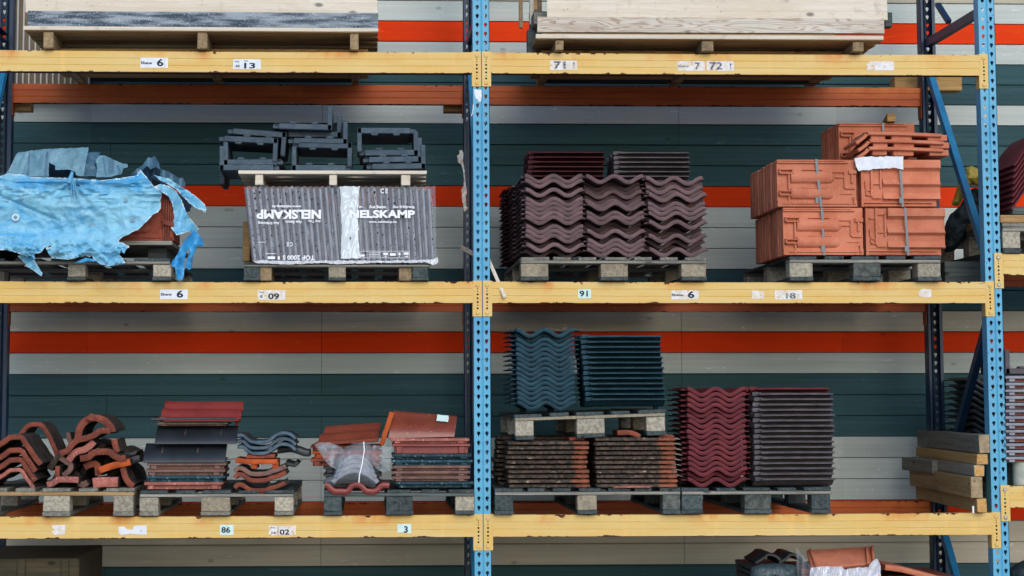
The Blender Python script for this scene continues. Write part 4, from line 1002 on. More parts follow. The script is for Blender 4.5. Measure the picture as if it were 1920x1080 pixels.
# punched discs
for cx, cy, r_, q in ((40, 371, 3.6, 0), (30, 408, 3.9, 1), (171, 421, 3.4, 0), (249, 412, 4.2, 0), (237, 376, 3.3, 0)):
    a = P(cx, cy, tarp_y(cx, cy)); tp.cyl((a.x, tarp_y(cx, cy)-.012, a.z), (0, -1, 0), r_/358*(1.7 if q else 1), .002, 18, 4 if q else 5)
    if q: tp.cyl((a.x, tarp_y(cx, cy)-.014, a.z), (0, -1, 0), r_/358, .0015, 18, 5); tp.cyl((a.x, tarp_y(cx, cy)-.0155, a.z), (0, -1, 0), .003, .001, 10, 3)
def top_y(x, y, o=0): return .02+o+.05*math.sin(x*.045)+.022*rg(x*.028, y*.03, 3)+.010*rg(x*.08+y*.03, y*.05, 5)-(y-300)*.0022
cloth(tp, [(10, 327), (20, 312), (30, 290), (34, 286), (44, 285), (62, 282), (90, 279), (128, 278), (150, 277), (166, 276), (164, 290), (160, 310), (157, 330), (150, 330), (142, 328), (141, 322), (130, 318), (115, 318), (104, 319), (103, 310), (98, 308), (92, 304), (91, 318), (92, 331), (60, 331)], top_y, 3., 2, fray=None)
cloth(tp, [(164, 286), (176, 285), (188, 285), (184, 296), (178, 310), (182, 318), (180, 330), (156, 331), (160, 310)], lambda x, y: top_y(x, y, .07), 3., 6)
cloth(tp, [(180, 300), (186, 292), (198, 292), (214, 300), (230, 307), (239, 308), (240, 313), (231, 316), (228, 326), (205, 332), (180, 332), (182, 316)], lambda x, y: top_y(x, y, .03), 3., 2)
cloth(tp, [(88, 332), (90, 302), (104, 306), (142, 312), (146, 332)], lambda x, y: .18, 5, 7)  # dark backing sheet, painted shade behind the hole in the fold
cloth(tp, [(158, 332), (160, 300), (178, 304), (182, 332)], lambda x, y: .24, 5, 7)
for x0, w_, o_ in ((54, 3, 0), (86, 5, 0), (194, 3, .03), (221, 4, .03)):
    y0 = 284+(0 if x0 < 170 else (x0-186)*.5+8)
    cloth(tp, [(x0, y0), (x0+w_, y0), (x0+w_-3, 329), (x0-4, 329)] if x0 < 170 else [(x0-2, y0), (x0+w_-2, y0), (x0+w_+3, 327), (x0+3, 327)], lambda x, y: top_y(x, y, o_)-.003, 3.5, 3, None, .001)
vs_, fs_ = glyphs('0200'); tp.add([P(203+v*11, 324-u*26, top_y(203+v*11, 324-u*26, .03)-.004) for u, v in vs_], fs_, 3)
# right hand flaps
cloth(tp, [(300, 316), (318, 323), (336, 334), (343, 333), (348, 343), (347, 350), (336, 347), (318, 338), (300, 332)], lambda x, y: .12+.02*math.sin(x*.2), 3., 6)
cloth(tp, [(243, 328), (256, 317), (268, 309), (277, 295), (283, 296), (290, 292), (298, 305), (301, 318), (292, 313), (282, 318), (276, 311), (266, 320), (256, 329)], lambda x, y: .06+.03*math.sin(x*.14)+.02*noise.noise(Vector((x*.05, y*.05, 3))), 3., 6)
cloth(tp, [(264, 322), (275, 311), (282, 317), (301, 308), (306, 330), (296, 340), (278, 336)], lambda x, y: .13+.01*math.sin(x*.3), 3.5, 7)  # shade inside the peak, painted as a dark sheet
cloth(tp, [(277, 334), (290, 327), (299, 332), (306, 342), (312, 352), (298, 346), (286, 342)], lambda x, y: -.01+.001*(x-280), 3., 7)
cloth(tp, [(288, 328), (303, 332), (318, 335), (332, 345), (352, 357), (372, 372), (384, 383), (387, 392), (385, 399), (378, 393), (369, 392), (358, 383), (348, 374), (340, 366), (330, 355), (316, 346), (302, 339)], lambda x, y: -.04+.03*math.sin(x*.06+y*.05)+.014*rg(x*.05, y*.09, 6), 3., 0, fray=4)
cloth(tp, [(332, 360), (348, 372), (358, 384), (357, 396), (350, 398), (340, 384)], lambda x, y: .1, 4, 7)  # dark sheet painting the shade in the gap under the flap
cloth(tp, [(288, 350), (302, 345), (318, 349), (330, 358), (340, 374), (347, 392), (352, 404), (362, 416), (373, 430), (366, 435), (352, 434), (342, 438), (331, 441), (326, 434), (321, 428), (324, 416), (327, 406), (325, 392), (322, 380), (316, 368), (306, 362)], lambda x, y: -.09+.0016*(x-290)+.012*math.sin(x*.12+y*.03)-.012*rg(x*.06, y*.03, 6), 3., 0, fray=4)
cloth(tp, [(364, 432), (374, 440), (381, 452), (382, 461), (370, 462), (364, 474), (361, 490), (360, 503), (354, 506), (348, 500), (351, 484), (357, 468), (350, 470), (346, 486), (346, 505), (343, 525), (332, 525), (329, 510), (327, 500), (320, 498), (324, 488), (332, 478), (338, 464), (348, 448)], lambda x, y: -.06+.02*math.sin(x*.14+y*.05)-.014*rg(x*.05, y*.05, 2), 3., 1)
# the part lying over the load
nx_, ny_ = 40, 10; vs = []
for j in range(ny_+1):
    for i in range(nx_+1):
        px = -25+(300+25)*i/nx_; p = P(px, 334, -.05); vs.append((p.x, -.07+.95*j/ny_, p.z-.01+.03*noise.noise(Vector((i*.3, j*.5, 2)))-(.1*(j/ny_)**2)))
tp.add(vs, [(j*(nx_+1)+i, j*(nx_+1)+i+1, (j+1)*(nx_+1)+i+1, (j+1)*(nx_+1)+i) for j in range(ny_) for i in range(nx_)], 0)
# knotted twine tassel
for k in range(7):
    a = P(134+random.uniform(-2, 4), 332+random.uniform(-2, 8), -.2); b = P(140+random.uniform(-7, 14), 368+random.uniform(-10, 28), -.17); tp.bar(a, b, .004, .003, mi=0)
a = P(137, 336, -.18); tp.cyl((a.x-.02, -.185, a.z-.02), (.3, 0, 1), .014, .06, 8, 0, .008)
tag(tp.build('torn_tarp', ['tarp', 'tarpb', 'tarpg', 'tarpline', 'tarpfray', 'tarpring', 'tarpgd', 'tarpdk'], loc=(P(150, 480, YP).x, 0, zt1), smooth=50), 'torn light blue tarp draped over the far left load', 'tarp')

# scrap hanging on the middle rear post, stick through the rack
mb = MB(); cloth(mb, [(857, 292), (862, 288), (861, 282), (866, 281), (869, 287), (868, 300), (870, 312), (872, 330), (873, 345), (875, 362), (873, 372), (875, 392), (871, 398), (868, 385), (866, 370), (865, 356), (869, 350), (870, 335), (867, 315), (864, 308), (859, 304)], lambda x, y: .9+.012*math.sin(y*.22+x*.3), 2.6, 0, None, .0015)
tag(mb.build('torn_wrap_scrap', 'pw' if False else 'scuff', loc=P(868, 290, .9), smooth=50), 'torn whitish scrap dangling beside the middle rear post', 'scrap')
mb = MB(); mb.bar(P(865, 464, .25), P(912, 489, .045), .008, .022); tag(mb.build('wooden_lath', 'fresh', loc=P(870, 466, .2)), 'short pale lath poking out behind the middle post', 'lath')
mb = MB(); mb.bar(P(913, 480, .1), P(947, 558, -.035), .018, .006); tag(mb.build('wooden_lath', 'fresh', loc=P(930, 525, 0)), 'pale lath hanging over the yellow beam right of the middle post', 'lath')

# ================================================================= lower shelf, left bay
pl1, z1_ = pallet('grey brown pallet under the ridge tiles and broken pieces', -40, 252, 915, ZB['l'], YP, [(-40, -5), (81, 131), (213, 250)], bmats=('chip',), strg='tan', base='pwy')
pl2, z2_ = pallet('pale grey pallet under the tile samples, second from the left', 262, 551, 919, ZB['l'], YP, [(262, 297), (377, 431), (515, 550)], bmats=('chip', 'endw', 'chip'), deck='pdy', base='pwy', strg='pw')
pl3, z3_ = pallet('mossy dark pallet under the plastic bag, left of the middle post', 607, 889, 918, ZB['l'], YP, [(607, 641), (724, 774), (854, 889)], bmats=('pdy', 'pdy', 'chip'), deck='pdy', strg='pd', base='pdy', boards=[(0, .1), (.42, .58), (.65, .77), (.83, 1)])
gr_ = 'nested ridge tiles on the left pallet'
for k, (dy, m) in enumerate(((0, 'pink'), (-19, 'terrad'), (-37, 'terrad'), (-62, 'terrad'))):
    y = 881+dy; th = 7.5 if k == 0 else 10
    t = fragment('ridge_tile', [(-34, y+40), (-28, y+33), (-20, y+22), (-4, y+16), (8, y+9), (18, y+1), (36, y), (42, y+3), (48, y+14), (56, y+24), (63, y+36), (66 if k < 3 else 76, y+40 if k < 3 else y+52)], th, YP+.05-.012*k, .42, m,
        'ridge tile, %s from below in the nested left stack' % ('lowest' if k == 0 else ('second', 'third', 'fourth and topmost')[k-1]), 'ridge tile', gr_, 1, smooth=30, body='soot')
fragment('ridge_tile', [(0, 850), (20, 835), (36, 818), (50, 800), (58, 796), (76, 796), (82, 802), (94, 822), (106, 850), (112, 880)], 9, .32, .3, 'terrad', 'larger red ridge tile standing behind the nested left stack', 'ridge tile', None, 1, smooth=30, body='soot')
gf = 'broken clay tile pieces on the left pallet'
for (nm, px, th, Y, L, m, lb, n) in (
    ('ridge_tile', [(146, 822), (147, 812), (151, 800), (158, 791), (168, 785), (180, 784), (192, 787), (202, 794), (209, 803), (211, 810)], 10.5, -.02, .3, 'terrad', 'round orange brown ridge tile crowning the pile of broken pieces', 3),
    ('tile_shard', [(112, 850), (126, 845), (134, 834), (145, 825), (160, 822), (176, 816), (188, 808), (206, 808)], 9, -.03, .25, 'terrad', 'wavy brown shard lying below the round ridge tile', 3),
    ('tile_shard', [(128, 864), (137, 852), (146, 846), (158, 843), (168, 836), (176, 828)], 10, .0, .2, 'pink', 'curved pinkish shard in the middle of the broken pile', 3),
    ('tile_shard', [(150, 860), (166, 857), (175, 849), (190, 847), (205, 848), (214, 855), (226, 860), (236, 858)], 9.5, -.03, .3, 'terrad', 'long wavy red brown tile in the middle of the broken pile', 3),
    ('tile_shard', [(127, 811), (129, 822), (134, 834)], 7, .12, .12, 'browne', 'small upright shard at the upper left of the broken pile', 2),
    ('tile_shard', [(214, 824), (216, 836), (220, 848)], 9, .02, .25, 'terrad', 'upright shard on the right of the broken pile', 2),
    ('tile_shard', [(113, 858), (124, 866), (132, 872), (130, 882), (118, 892)], 8, .02, .2, 'browne', 'hooked grey brown shard at the left of the broken pile', 3),
    ('tile_shard', [(88, 909), (99, 906), (108, 900), (122, 899), (147, 900)], 9, -.035, .25, 'pink', 'flat pink shard lying at the lower left of the broken pile', 3),
    ('tile_shard', [(107, 896), (107, 884), (108, 874)], 7, -.02, .2, 'terrad', 'small upright red shard on the lower left of the broken pile', 1),
    ('tile_shard', [(186, 882), (200, 877), (216, 872), (236, 868), (244, 866)], 10, -.02, .25, 'brick', 'bright orange shard at the right of the broken pile', 2),
    ('tile_shard', [(240, 866), (252, 862), (262, 860)], 11, .1, .25, 'slate', 'charcoal tile end jutting out right of the broken pile', 2),
    ('tile_shard', [(174, 906), (190, 904), (221, 904)], 15, -.03, .18, 'pink', 'thick pink shard lying at the lower right of the broken pile', 1),
    ('tile_shard', [(230, 872), (233, 890), (240, 904), (250, 912)], 9, .0, .3, 'terrad', 'curved dark red shard standing at the right end of the left pallet', 3),
    ('tile_shard', [(158, 876), (172, 870), (182, 872), (184, 892)], 10, .05, .25, 'terrad', 'angled orange brown shard in the middle of the broken pile', 2),
    ('tile_shard', [(146, 905), (156, 909), (164, 904)], 9, .06, .2, 'browne', 'small grey brown shard between the two lowest pink shards', 2),
    ('tile_shard', [(236, 852), (252, 850), (254, 845)], 6, .12, .2, 'slate', 'thin charcoal shard at the upper right of the broken pile', 2)):
    fo = fragment(nm, px, th*1.22, Y, L*1.25, m, lb, 'broken tile' if nm == 'tile_shard' else 'ridge tile', gf, n, body='soot')
    if nm == 'ridge_tile': ROUND = fo
mb = MB(); a = P(171, 784, -.02); mb.cyl((a.x, -.018, a.z-.012), (.1, 0, 1), .03, .035, 10, 0, .011); mb.build('knob', 'terrad', ROUND, bevel=.003)

# ---- second pallet: left samples
def slab(x0, x1, y0, y1, Y, L, mat, label, face=0, rz=0, body=None, name='flat_roof_tile', group='tile samples on the second pallet', nibs=(), droop=0):
    """a tile seen edge on (face=0) or leaning towards the viewer, its face px tall"""
    mb = MB(); a, b = P(x0, y1, Y), P(x1, y0, Y); W_ = b.x-a.x; th = .016
    if face:
        H_ = b.z-a.z; n = 12; top = []
        vs = []
        for i in range(n+1):
            t = i/n; z = a.z+H_*t; y = Y+.12*t*t*.9+.02*t if droop == 0 else Y+.02*t+.05*max(0, t-.72)**1.2*8*.3
            vs.append((y, z))
        q = [(x, y, z) for x in (a.x, a.x+.006, b.x-.006, b.x) for y, z in vs]; N = n+1
        mb.add(q+[(x, y+th, z) for x, y, z in q], [(j*N+i, j*N+i+1, (j+1)*N+i+1, (j+1)*N+i) for j in range(3) for i in range(n)]+[(4*N+j*N+i, 4*N+(j+1)*N+i, 4*N+(j+1)*N+i+1, 4*N+j*N+i+1) for j in range(3) for i in range(n)]
               +[(i, 4*N+i, 4*N+i+1, i+1) for i in range(n)]+[(3*N+i, 3*N+i+1, 7*N+i+1, 7*N+i) for i in range(n)]+[(j*N, (j+1)*N, 5*N+j*N, 4*N+j*N) for j in range(3)]+[(j*N+n, 4*N+j*N+n, 5*N+j*N+n, (j+1)*N+n) for j in range(3)])
        mb.box(a.x+.01, b.x-.01, Y+th+.06, Y+L, a.z+.004, a.z+.02)
        for (u, m_) in nibs:
            fy = lambda t: Y+.108*t*t+.02*t
            q = [Vector((a.x+W_*u+dx, fy(t_)-.0045, a.z+H_*t_)) for dx, t_ in ((-.004, .5), (.004, .5), (.004, .82), (-.004, .82))]; mb.hexa(q, [v+Vector((0, .01, 0)) for v in q], 1)
    else:
        h = b.z-a.z; e = min(h*.55, .014)
        mb.box(a.x, b.x, Y, Y+L, b.z-e, b.z, 0, None, .001); mb.box(a.x+.012, b.x-.012, Y+.022, Y+L, a.z, b.z-e-.0005, 1 if body else 0)
        mb.box(a.x+.02, a.x+.05, Y+.004, Y+.1, a.z+.001, b.z-e-.0007, 0); mb.box(b.x-.06, b.x-.03, Y+.004, Y+.1, a.z+.001, b.z-e-.0007, 0)
    o = mb.build(name, [mat, body or 'browne'], loc=((a.x+b.x)/2, Y, a.z), bevel=.002, smooth=30 if face else None); tag(o, label, 'roof tile', group)
    if rz: o.rotation_euler.z = rz
    return o
slab(270, 418, 904, 918, YP+.01, .3, 'pink', 'pink flat tile, lowest on the left of the sample pallet')
slab(274, 422, 892, 904, YP+.02, .3, 'teal', 'teal flat tile above the pink one on the sample pallet')
slab(272, 422, 880, 892, YP+.02, .3, 'browne', 'brown flat tile above the teal one on the sample pallet')
slab(275, 424, 868, 880, YP+.01, .3, 'browne', 'grey brown flat tile below the leaning charcoal tile')
slab(268, 423, 832, 868, YP+.0, .28, 'slate', 'smooth charcoal tile leaning forward, lower of the two', 1, nibs=((.22, 0), (.65, 0)))
slab(290, 444, 799, 833, YP+.02, .28, 'slate', 'smooth charcoal tile leaning forward, upper of the two', 1, nibs=((.36, 0), (.8, 0)))
slab(295, 427, 792, 799, YP+.05, .26, 'browne', 'thin grey brown tile on the upper leaning charcoal tile')
slab(282, 442, 783, 792, YP+.04, .3, 'slate', 'dark flat tile directly under the red tile on the samples')
o = inst(W_GLAZE, 'wavy_roof_tile', (P(297, 770, .0).x, .16, P(300, 776, .0).z), (0, R(0), -math.pi/2), 'glossy red two wave tile topping the sample stack', 'roof tile', 'tile samples on the second pallet'); o.rotation_euler = (0, R(0), -math.pi/2)
o.rotation_euler = Matrix.Rotation(R(17), 3, 'X').to_euler() if False else (Matrix.Rotation(R(16), 3, 'X') @ Matrix.Rotation(-math.pi/2, 3, 'Z')).to_euler()
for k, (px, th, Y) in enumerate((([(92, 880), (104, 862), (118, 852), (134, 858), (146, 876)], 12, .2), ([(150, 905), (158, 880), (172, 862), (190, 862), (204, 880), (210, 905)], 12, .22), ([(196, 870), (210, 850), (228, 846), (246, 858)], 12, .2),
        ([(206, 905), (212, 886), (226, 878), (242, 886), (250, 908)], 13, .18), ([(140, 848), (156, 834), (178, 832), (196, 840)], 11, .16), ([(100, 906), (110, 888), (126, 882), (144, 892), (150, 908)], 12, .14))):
    fragment('tile_shard', px, th, Y, .5, 'soot', 'dark sooty tile piece in the shadow behind the broken pile', 'broken tile', 'dark tile pieces behind the broken pile', 3)  # extra pieces coloured dark to fill the pile's shaded gaps
gs = 'tile samples on the right of the second pallet'
for k, (dy, m) in enumerate(((21, 'glz_blue'), (11, 'glz_blue'), (0, 'glz_blue'))):
    fragment('pantile', [(445, 817+dy), (456, 817+dy), (464, 824+dy), (474, 829+dy), (494, 829+dy), (506, 825+dy), (516, 817+dy), (527, 812+dy), (540, 813+dy), (548, 817+dy), (554, 823+dy)], 7, YP+.02+.01*k, .36, m,
        'blue grey glazed pantile, %s of the three waves' % ('lowest', 'middle', 'topmost')[k], 'pantile', gs, 3, body='slate')
fragment('pantile', [(520, 845), (545, 842), (560, 846), (572, 850), (580, 850)], 12, .1, .3, 'slate', 'dark pantile end jutting out right of the blue waves', 'pantile', gs, 2)
fragment('clay_tile', [(442, 863), (455, 865), (468, 866), (490, 866), (520, 866)], 9, YP+.0, .3, 'brick', 'bright orange clay tile between the blue waves and grey tiles', 'clay tile', gs, 2)
o = fragment('clay_tile', [(462, 856), (490, 856), (515, 855)], 8, YP+.03, .3, 'terrad', 'brown clay tile under the lowest blue wave', 'clay tile', gs, 1)
a, b = P(468, 880, YP), P(482, 870, YP)
for q in (470, 510):
    a, b = P(q, 879, YP), P(q+12, 868, YP); MB().box(a.x, b.x, YP+.01, YP+.2, a.z, b.z).build('nib', 'brick', bpy.data.objects[o.name], bevel=.003)
for k, (dy, m) in enumerate(((31, 'terrad'), (12, 'terrad'), (0, 'browne'))):
    fragment('clay_tile', [(440, 884+dy), (446, 878+dy), (455, 879+dy), (464, 885+dy), (474, 889+dy), (498, 888+dy), (508, 884+dy), (520, 881+dy), (536, 874+dy)], 8.5, YP+.01, .34, m,
        'grooved grey and red clay tile, %s of the three lower ones' % ('lowest', 'middle', 'topmost')[k], 'clay tile', gs, 3, body='slate')
fragment('pantile', [(535, 868), (552, 872), (558, 866)], 8, .12, .3, 'slate', 'dark lip of a tile behind the lower grey tiles', 'pantile', gs, 2)
# ---- third pallet
g9 = 'tile samples on the third pallet'
slab(742, 888, 903, 915, YP+.03, .3, 'teal', 'dark teal flat tile, lowest right of the plastic bag', group=g9)
slab(735, 881, 893, 903, YP+.02, .3, 'browne', 'brown flat tile, lowest of three right of the plastic bag', group=g9)
slab(735, 881, 883, 893, YP+.02, .3, 'browne', 'brown flat tile, middle of three right of the plastic bag', group=g9)
slab(737, 882, 873, 883, YP+.02, .3, 'browne', 'brown flat tile, topmost of three right of the plastic bag', group=g9)
slab(735, 886, 862, 873, YP+.02, .3, 'teal', 'flaking teal tile, lower of two beside the plastic bag', group=g9)
slab(735, 884, 851, 861, YP+.02, .3, 'teal', 'flaking teal tile, upper of two beside the plastic bag', group=g9)
slab(736, 882, 832, 851, YP+.01, .3, 'glaze', 'red flat tile under the pinkish one beside the bag', group=g9)
slab(733, 880, 822, 832, YP+.02, .3, 'pink', 'pinkish flat tile under the big rust brown tile', group=g9)
bt = thing('curved_roof_tile', 'big glossy rust brown tile leaning on the stack, small white sticker', 'roof tile', P(787, 822, .02), g9)
mb = MB()
A = [P(728, 822, .0), P(852, 819, .0), P(858, 780, .1), P(738, 770, .1)]
n = 10; vs = []
for i in range(n+1):
    t = i/n; yb = -.025*math.sin(math.pi*min(1, t*1.25))+.05*max(0, t-.75)
    for j in range(7):
        u = j/6; p = A[0].lerp(A[1], u).lerp(A[3].lerp(A[2], u), t); vs.append(Vector((p.x, .02+.12*t+yb, p.z)))
N = 7*(n+1); mb.add(vs+[v+Vector((0, .016, -.004)) for v in vs], [(i*7+j, i*7+j+1, i*7+j+8, i*7+j+7) for i in range(n) for j in range(6)]+[(N+i*7+j, N+i*7+j+7, N+i*7+j+8, N+i*7+j+1) for i in range(n) for j in range(6)]
    +[(i*7, i*7+7, N+i*7+7, N+i*7) for i in range(n)]+[(i*7+6, N+i*7+6, N+i*7+13, i*7+13) for i in range(n)]+[(j, N+j, N+j+1, j+1) for j in range(6)]+[(n*7+j, n*7+j+1, N+n*7+j+1, N+n*7+j) for j in range(6)])
mb.build('tile_body', 'rust_gl', bt, smooth=60)
fragment('tile_lip', [(715, 834), (719, 824), (722, 812), (726, 802), (730, 788), (735, 773)], 9, .015, .07, 'brick', None, parent=bt, n=3)
a, b = P(818, 790, .09), P(841, 778, .09)
cloth(mb := MB(), [(818, 789), (840, 791), (841, 779), (820, 777)], lambda x, y: .02+.12*((822-y)/48)-.03, 6, 0, None, .001); mb.build('sticker', 'mint', bt)
t = fragment('pantile', [(589, 828), (594, 818), (604, 811), (612, 806), (624, 812), (640, 810), (660, 806), (690, 802), (718, 797)], 5, .1, .02, 'rust_gl', None, parent=bt) if False else None
def ramp_tile(x0, x1, yb, yt, Y, mat, label, grp):
    mb = MB(); a, b = P(x0, yb, Y), P(x1, yb-8, Y); H_ = P(x0, yt, Y).z-a.z; n = 26; vs = []
    for i in range(n+1):
        t = i/n; wv = .011*math.cos(t*4*math.pi)
        for u in (0, .02, .98, 1): 
            p = a.lerp(b, u); dx = .05*t
            vs.append(Vector((p.x+dx*(1 if u < .5 else .4), Y+.3*t, p.z+H_*t*.85+wv)))
    N = 4*(n+1); vs2 = [v+Vector((0, .003, -.016)) for v in vs]
    mb.add(vs+vs2, [(i*4+j, i*4+j+1, i*4+j+5, i*4+j+4) for i in range(n) for j in range(3)]+[(N+i*4+j, N+i*4+j+4, N+i*4+j+5, N+i*4+j+1) for i in range(n) for j in range(3)]+[(i*4, i*4+4, N+i*4+4, N+i*4) for i in range(n)]+[(i*4+3, N+i*4+3, N+i*4+7, i*4+7) for i in range(n)]+[(j, N+j, N+j+1, j+1) for j in range(3)]+[(n*4+j, n*4+j+1, N+n*4+j+1, N+n*4+j) for j in range(3)])
    tag(mb.build('pantile', mat, loc=a, smooth=60), label, 'pantile', grp)
ramp_tile(590, 708, 834, 800, .04, 'rust_gl', 'orange brown pantile sloping back behind the plastic bag', g9)
for k, (y0, y1, m, d) in enumerate(((860, 874, 'terrad', 'brown'), (846, 860, 'brick', 'orange'), (835, 846, 'terrad', 'dark brown'))):
    slab(582+3*(k % 2), 716, y0, y1, .08, .3, m, '%s flat tile behind the plastic bag' % d, group=g9)
for y0, y1 in ((874, 888), (888, 902), (902, 916)): slab(606, 716, y0, y1, .1, .3, 'slate', 'dark flat tile stacked low behind the plastic bag', group='dark tiles behind the plastic bag')
fragment('pantile', [(609, 909), (616, 912), (626, 921), (638, 921.5), (652, 921), (658, 913), (665, 909.5), (673, 909.5), (680, 914), (687, 921), (704, 921), (712, 914), (718, 910), (730, 911)], 10, YP-.01, .36, 'glaze', 'red engobed wavy tile under the plastic bag', 'pantile', g9, 3)
zc = P(665, 905, 0).z
gb = 'curved samples inside the plastic bag'
for k in range(4):
    y = 905-k*9; w_ = 42-k*4
    fragment('curved_sample', [(666-w_, y), (666-w_*.7, y-12), (666-w_*.3, y-20), (666, y-22), (666+w_*.3, y-20), (666+w_*.7, y-12), (666+w_, y)], 8, -.05, .14, 't_edge', 'grey brown curved tile sample inside the plastic bag', 'tile sample', gb, 3)
def lump(name, poly, Yc, bulge, mat, label, cat, loc=None, step=4, seed=0, amp=.02, mb=None, extra=()):
    """closed soft body with the outline poly, thick in the middle"""
    mb = mb or MB()
    def dist(x, y):
        d = 1e9; n = len(poly)
        for i in range(n):
            a, b = Vector(poly[i]), Vector(poly[(i+1) % n]); ab = b-a; t = max(0, min(1, (Vector((x, y))-a).dot(ab)/max(ab.length_squared, 1e-6))); d = min(d, (a+ab*t-Vector((x, y))).length)
        return d
    def fr(x, y):
        d = min(1, dist(x, y)/26); q = math.sqrt(max(0, 1-(1-d)**2))
        rid = abs(noise.noise(Vector((x*.045+seed, y*.06, 1))))+.5*abs(noise.noise(Vector((x*.11, y*.09+seed, 5))))
        return Yc-bulge*q-amp*(.6-rid)*min(1, d*3)
    cloth(mb, poly, fr, step, 0, None, .002)
    cloth(mb, poly, lambda x, y: Yc+bulge*math.sqrt(max(0, 1-(1-min(1, dist(x, y)/26))**2))+.003, step*1.5, 0, None, .002)
    for ep, ef in extra: cloth(mb, ep, ef, 3.5, 0, None, .002)
    o = mb.build(name, mat, loc=loc or P(*[sum(q[i] for q in poly)/len(poly) for i in (0, 1)], Yc), smooth=50); return tag(o, label, cat)
bagmb = MB()
lump('plastic_bag', [(634, 846), (646, 839), (660, 833), (682, 828), (694, 833), (702, 842), (704, 860), (702, 878), (706, 892), (706, 902), (704, 914), (692, 913), (676, 905), (650, 906), (632, 909), (622, 913), (606, 905), (609, 897), (625, 892), (628, 878), (626, 866), (630, 854)], -.03, .12, 'bag', 'crumpled clear plastic bag tied round tile samples', 'plastic bag', seed=3, amp=.014, step=3, mb=bagmb,
     extra=(([(590, 834), (602, 829), (622, 830), (640, 838), (646, 850), (640, 868), (630, 880), (618, 874), (606, 860), (597, 846)], lambda x, y: -.06+.0006*(x-590)-.02*(1-2*abs(noise.noise(Vector((x*.05+y*.03, y*.05-x*.03, 2)))))),
            ([(700, 834), (712, 836), (735, 838), (733, 860), (731, 884), (718, 884), (706, 880), (699, 868), (698, 848)], lambda x, y: -.07+.001*(x-700)-.02*(1-2*abs(noise.noise(Vector((x*.06-y*.02, y*.05, 7)))))),
            ([(596, 838), (610, 832), (632, 836), (636, 852), (622, 866), (608, 858)], lambda x, y: -.04+.01*math.sin(x*.2))))
mb = MB(); q = [P(x, y, -.155) for x, y in ((682, 828), (683, 845), (679, 870), (674, 890), (673, 905))]
for a, b in zip(q[:-1], q[1:]): mb.bar(a, b, .005, .003)
tag(mb.build('cable_tie', 'print', loc=q[0]), 'thin white tie running down the plastic bag', 'tie')

# ================================================================= lower shelf, right bay
pl4, z4_ = pallet('dark grey pallet of seven boards under the lichen covered tiles', 928, 1276, 915, ZB['l'], YP, [(928, 962), (1083, 1119), (1243, 1275)], boards=SEVEN, deck='pdy', strg='pw', bmats=('pdy', 'endw', 'chipd'), base='pdy')
pl5, z5_ = pallet('dark mossy pallet under the wine red wavy tiles', 1278, 1559, 914, ZB['l'], YP, [(1278, 1317), (1396, 1446), (1522, 1557)], deck='pdy', strg='pw', bmats=('pdy', 'chipd', 'pdy'), base='pdy')
def flat_tile():
    mb = MB(); W_, L = .26, .42
    prof = [(-.13, .006), (-.11, .010), (-.07, .004), (0, .007), (.06, .004), (.10, .009), (.13, .004)]
    top = [tuple(v) for v in spline([Vector(p) for p in prof], 5)]; bot = [(x, z-(.0185 if abs(x) < .098 else .012)) for x, z in top]
    mb.sweep(top, bot, [(0, .6, 0, 0), (.004, 1, 0, 0), (.2, 1, 0, 0), (L-.004, 1, 0, 0), (L, .6, 0, 0)])
    mb.box(-.1, .1, L-.04, L-.015, -.02, -.008)
    return proto(mb, 'flat_clay_tile', 'lichen', smooth=35)
F_T = flat_tile()
z0 = z4_+.012
n4 = 10
stack(F_T, 'flat_clay_tile', n4, P(952, 900, YP).x, YP+.13, z0, .0246, -math.pi/2, 'lichen covered clay tile in the left of the two lower stacks', 'lichen covered tiles, left stack', jx=.009, jy=.006, jr=.012, deep=0)
stack(F_T, 'flat_clay_tile', n4+1, P(1118, 900, YP).x, YP+.13, z0, .0240, -math.pi/2, 'lichen covered clay tile in the right of the two lower stacks', 'lichen covered tiles, right stack', jx=.009, jy=.006, jr=.012, deep=0)
for sx, lb in ((938, 'left'), (1104, 'right')):
    stack(F_T, 'flat_clay_tile', 11, P(sx, 900, YP).x, YP+.46, z0, .0240, -math.pi/2, 'dark clay tile in the shadow behind the %s lichen covered stack' % lb, 'clay tiles behind the %s lichen covered stack' % lb, jx=.012, jy=.006, jr=.02, deep=0)
fragment('tile_shard', [(1158, 812), (1172, 811), (1186, 812), (1200, 819)], 9, YP+.03, .2, 'terrad', 'orange shard on top of the right lichen covered stack', 'broken tile', None, 3)
fragment('tile_shard', [(1236, 818), (1250, 817), (1264, 819)], 6, YP+.02, .2, 'terrad', 'small orange brown shard at the right end of the lichen covered stack', 'broken tile', None, 2)
fragment('tile_shard', [(1068, 824), (1082, 822), (1096, 823)], 6, YP+.02, .2, 'terrad', 'small orange brown shard on the left lichen covered stack', 'broken tile', None, 2)
fragment('tile_shard', [(1151, 914), (1180, 913), (1220, 913)], 4, YP-.02, .1, 'pink', 'thin pink shard on the pallet deck below the right lichen covered stack', 'broken tile', None, 2)
zu = P(1100, 822, YP).z+.004
pl6, z6_ = pallet('weathered pallet sagging on the lichen covered tile stacks', 966, 1249, 772, zu, YP-.02, [(967, 1001), (1082, 1134), (1213, 1248)], 1.1, EUR, 'pdy', 'endw', ('chip', 'chip', 'chip'), 'pdy', tilt=-1.9)
n6 = 15
x = P(1025, 765, YP).x
zb6 = P(1025, 770, YP).z
stack(W_BLUE, 'wavy_roof_tile', 16, x, YP+.02, zb6+WAVY_LOW, .0252, .03, 'slate blue wavy tile in the front facing stack on the upper pallet', 'slate blue wavy tiles, front facing stack', deep=.12, lean=-.0006, jr=.006)
x = P(1098, 760, YP).x
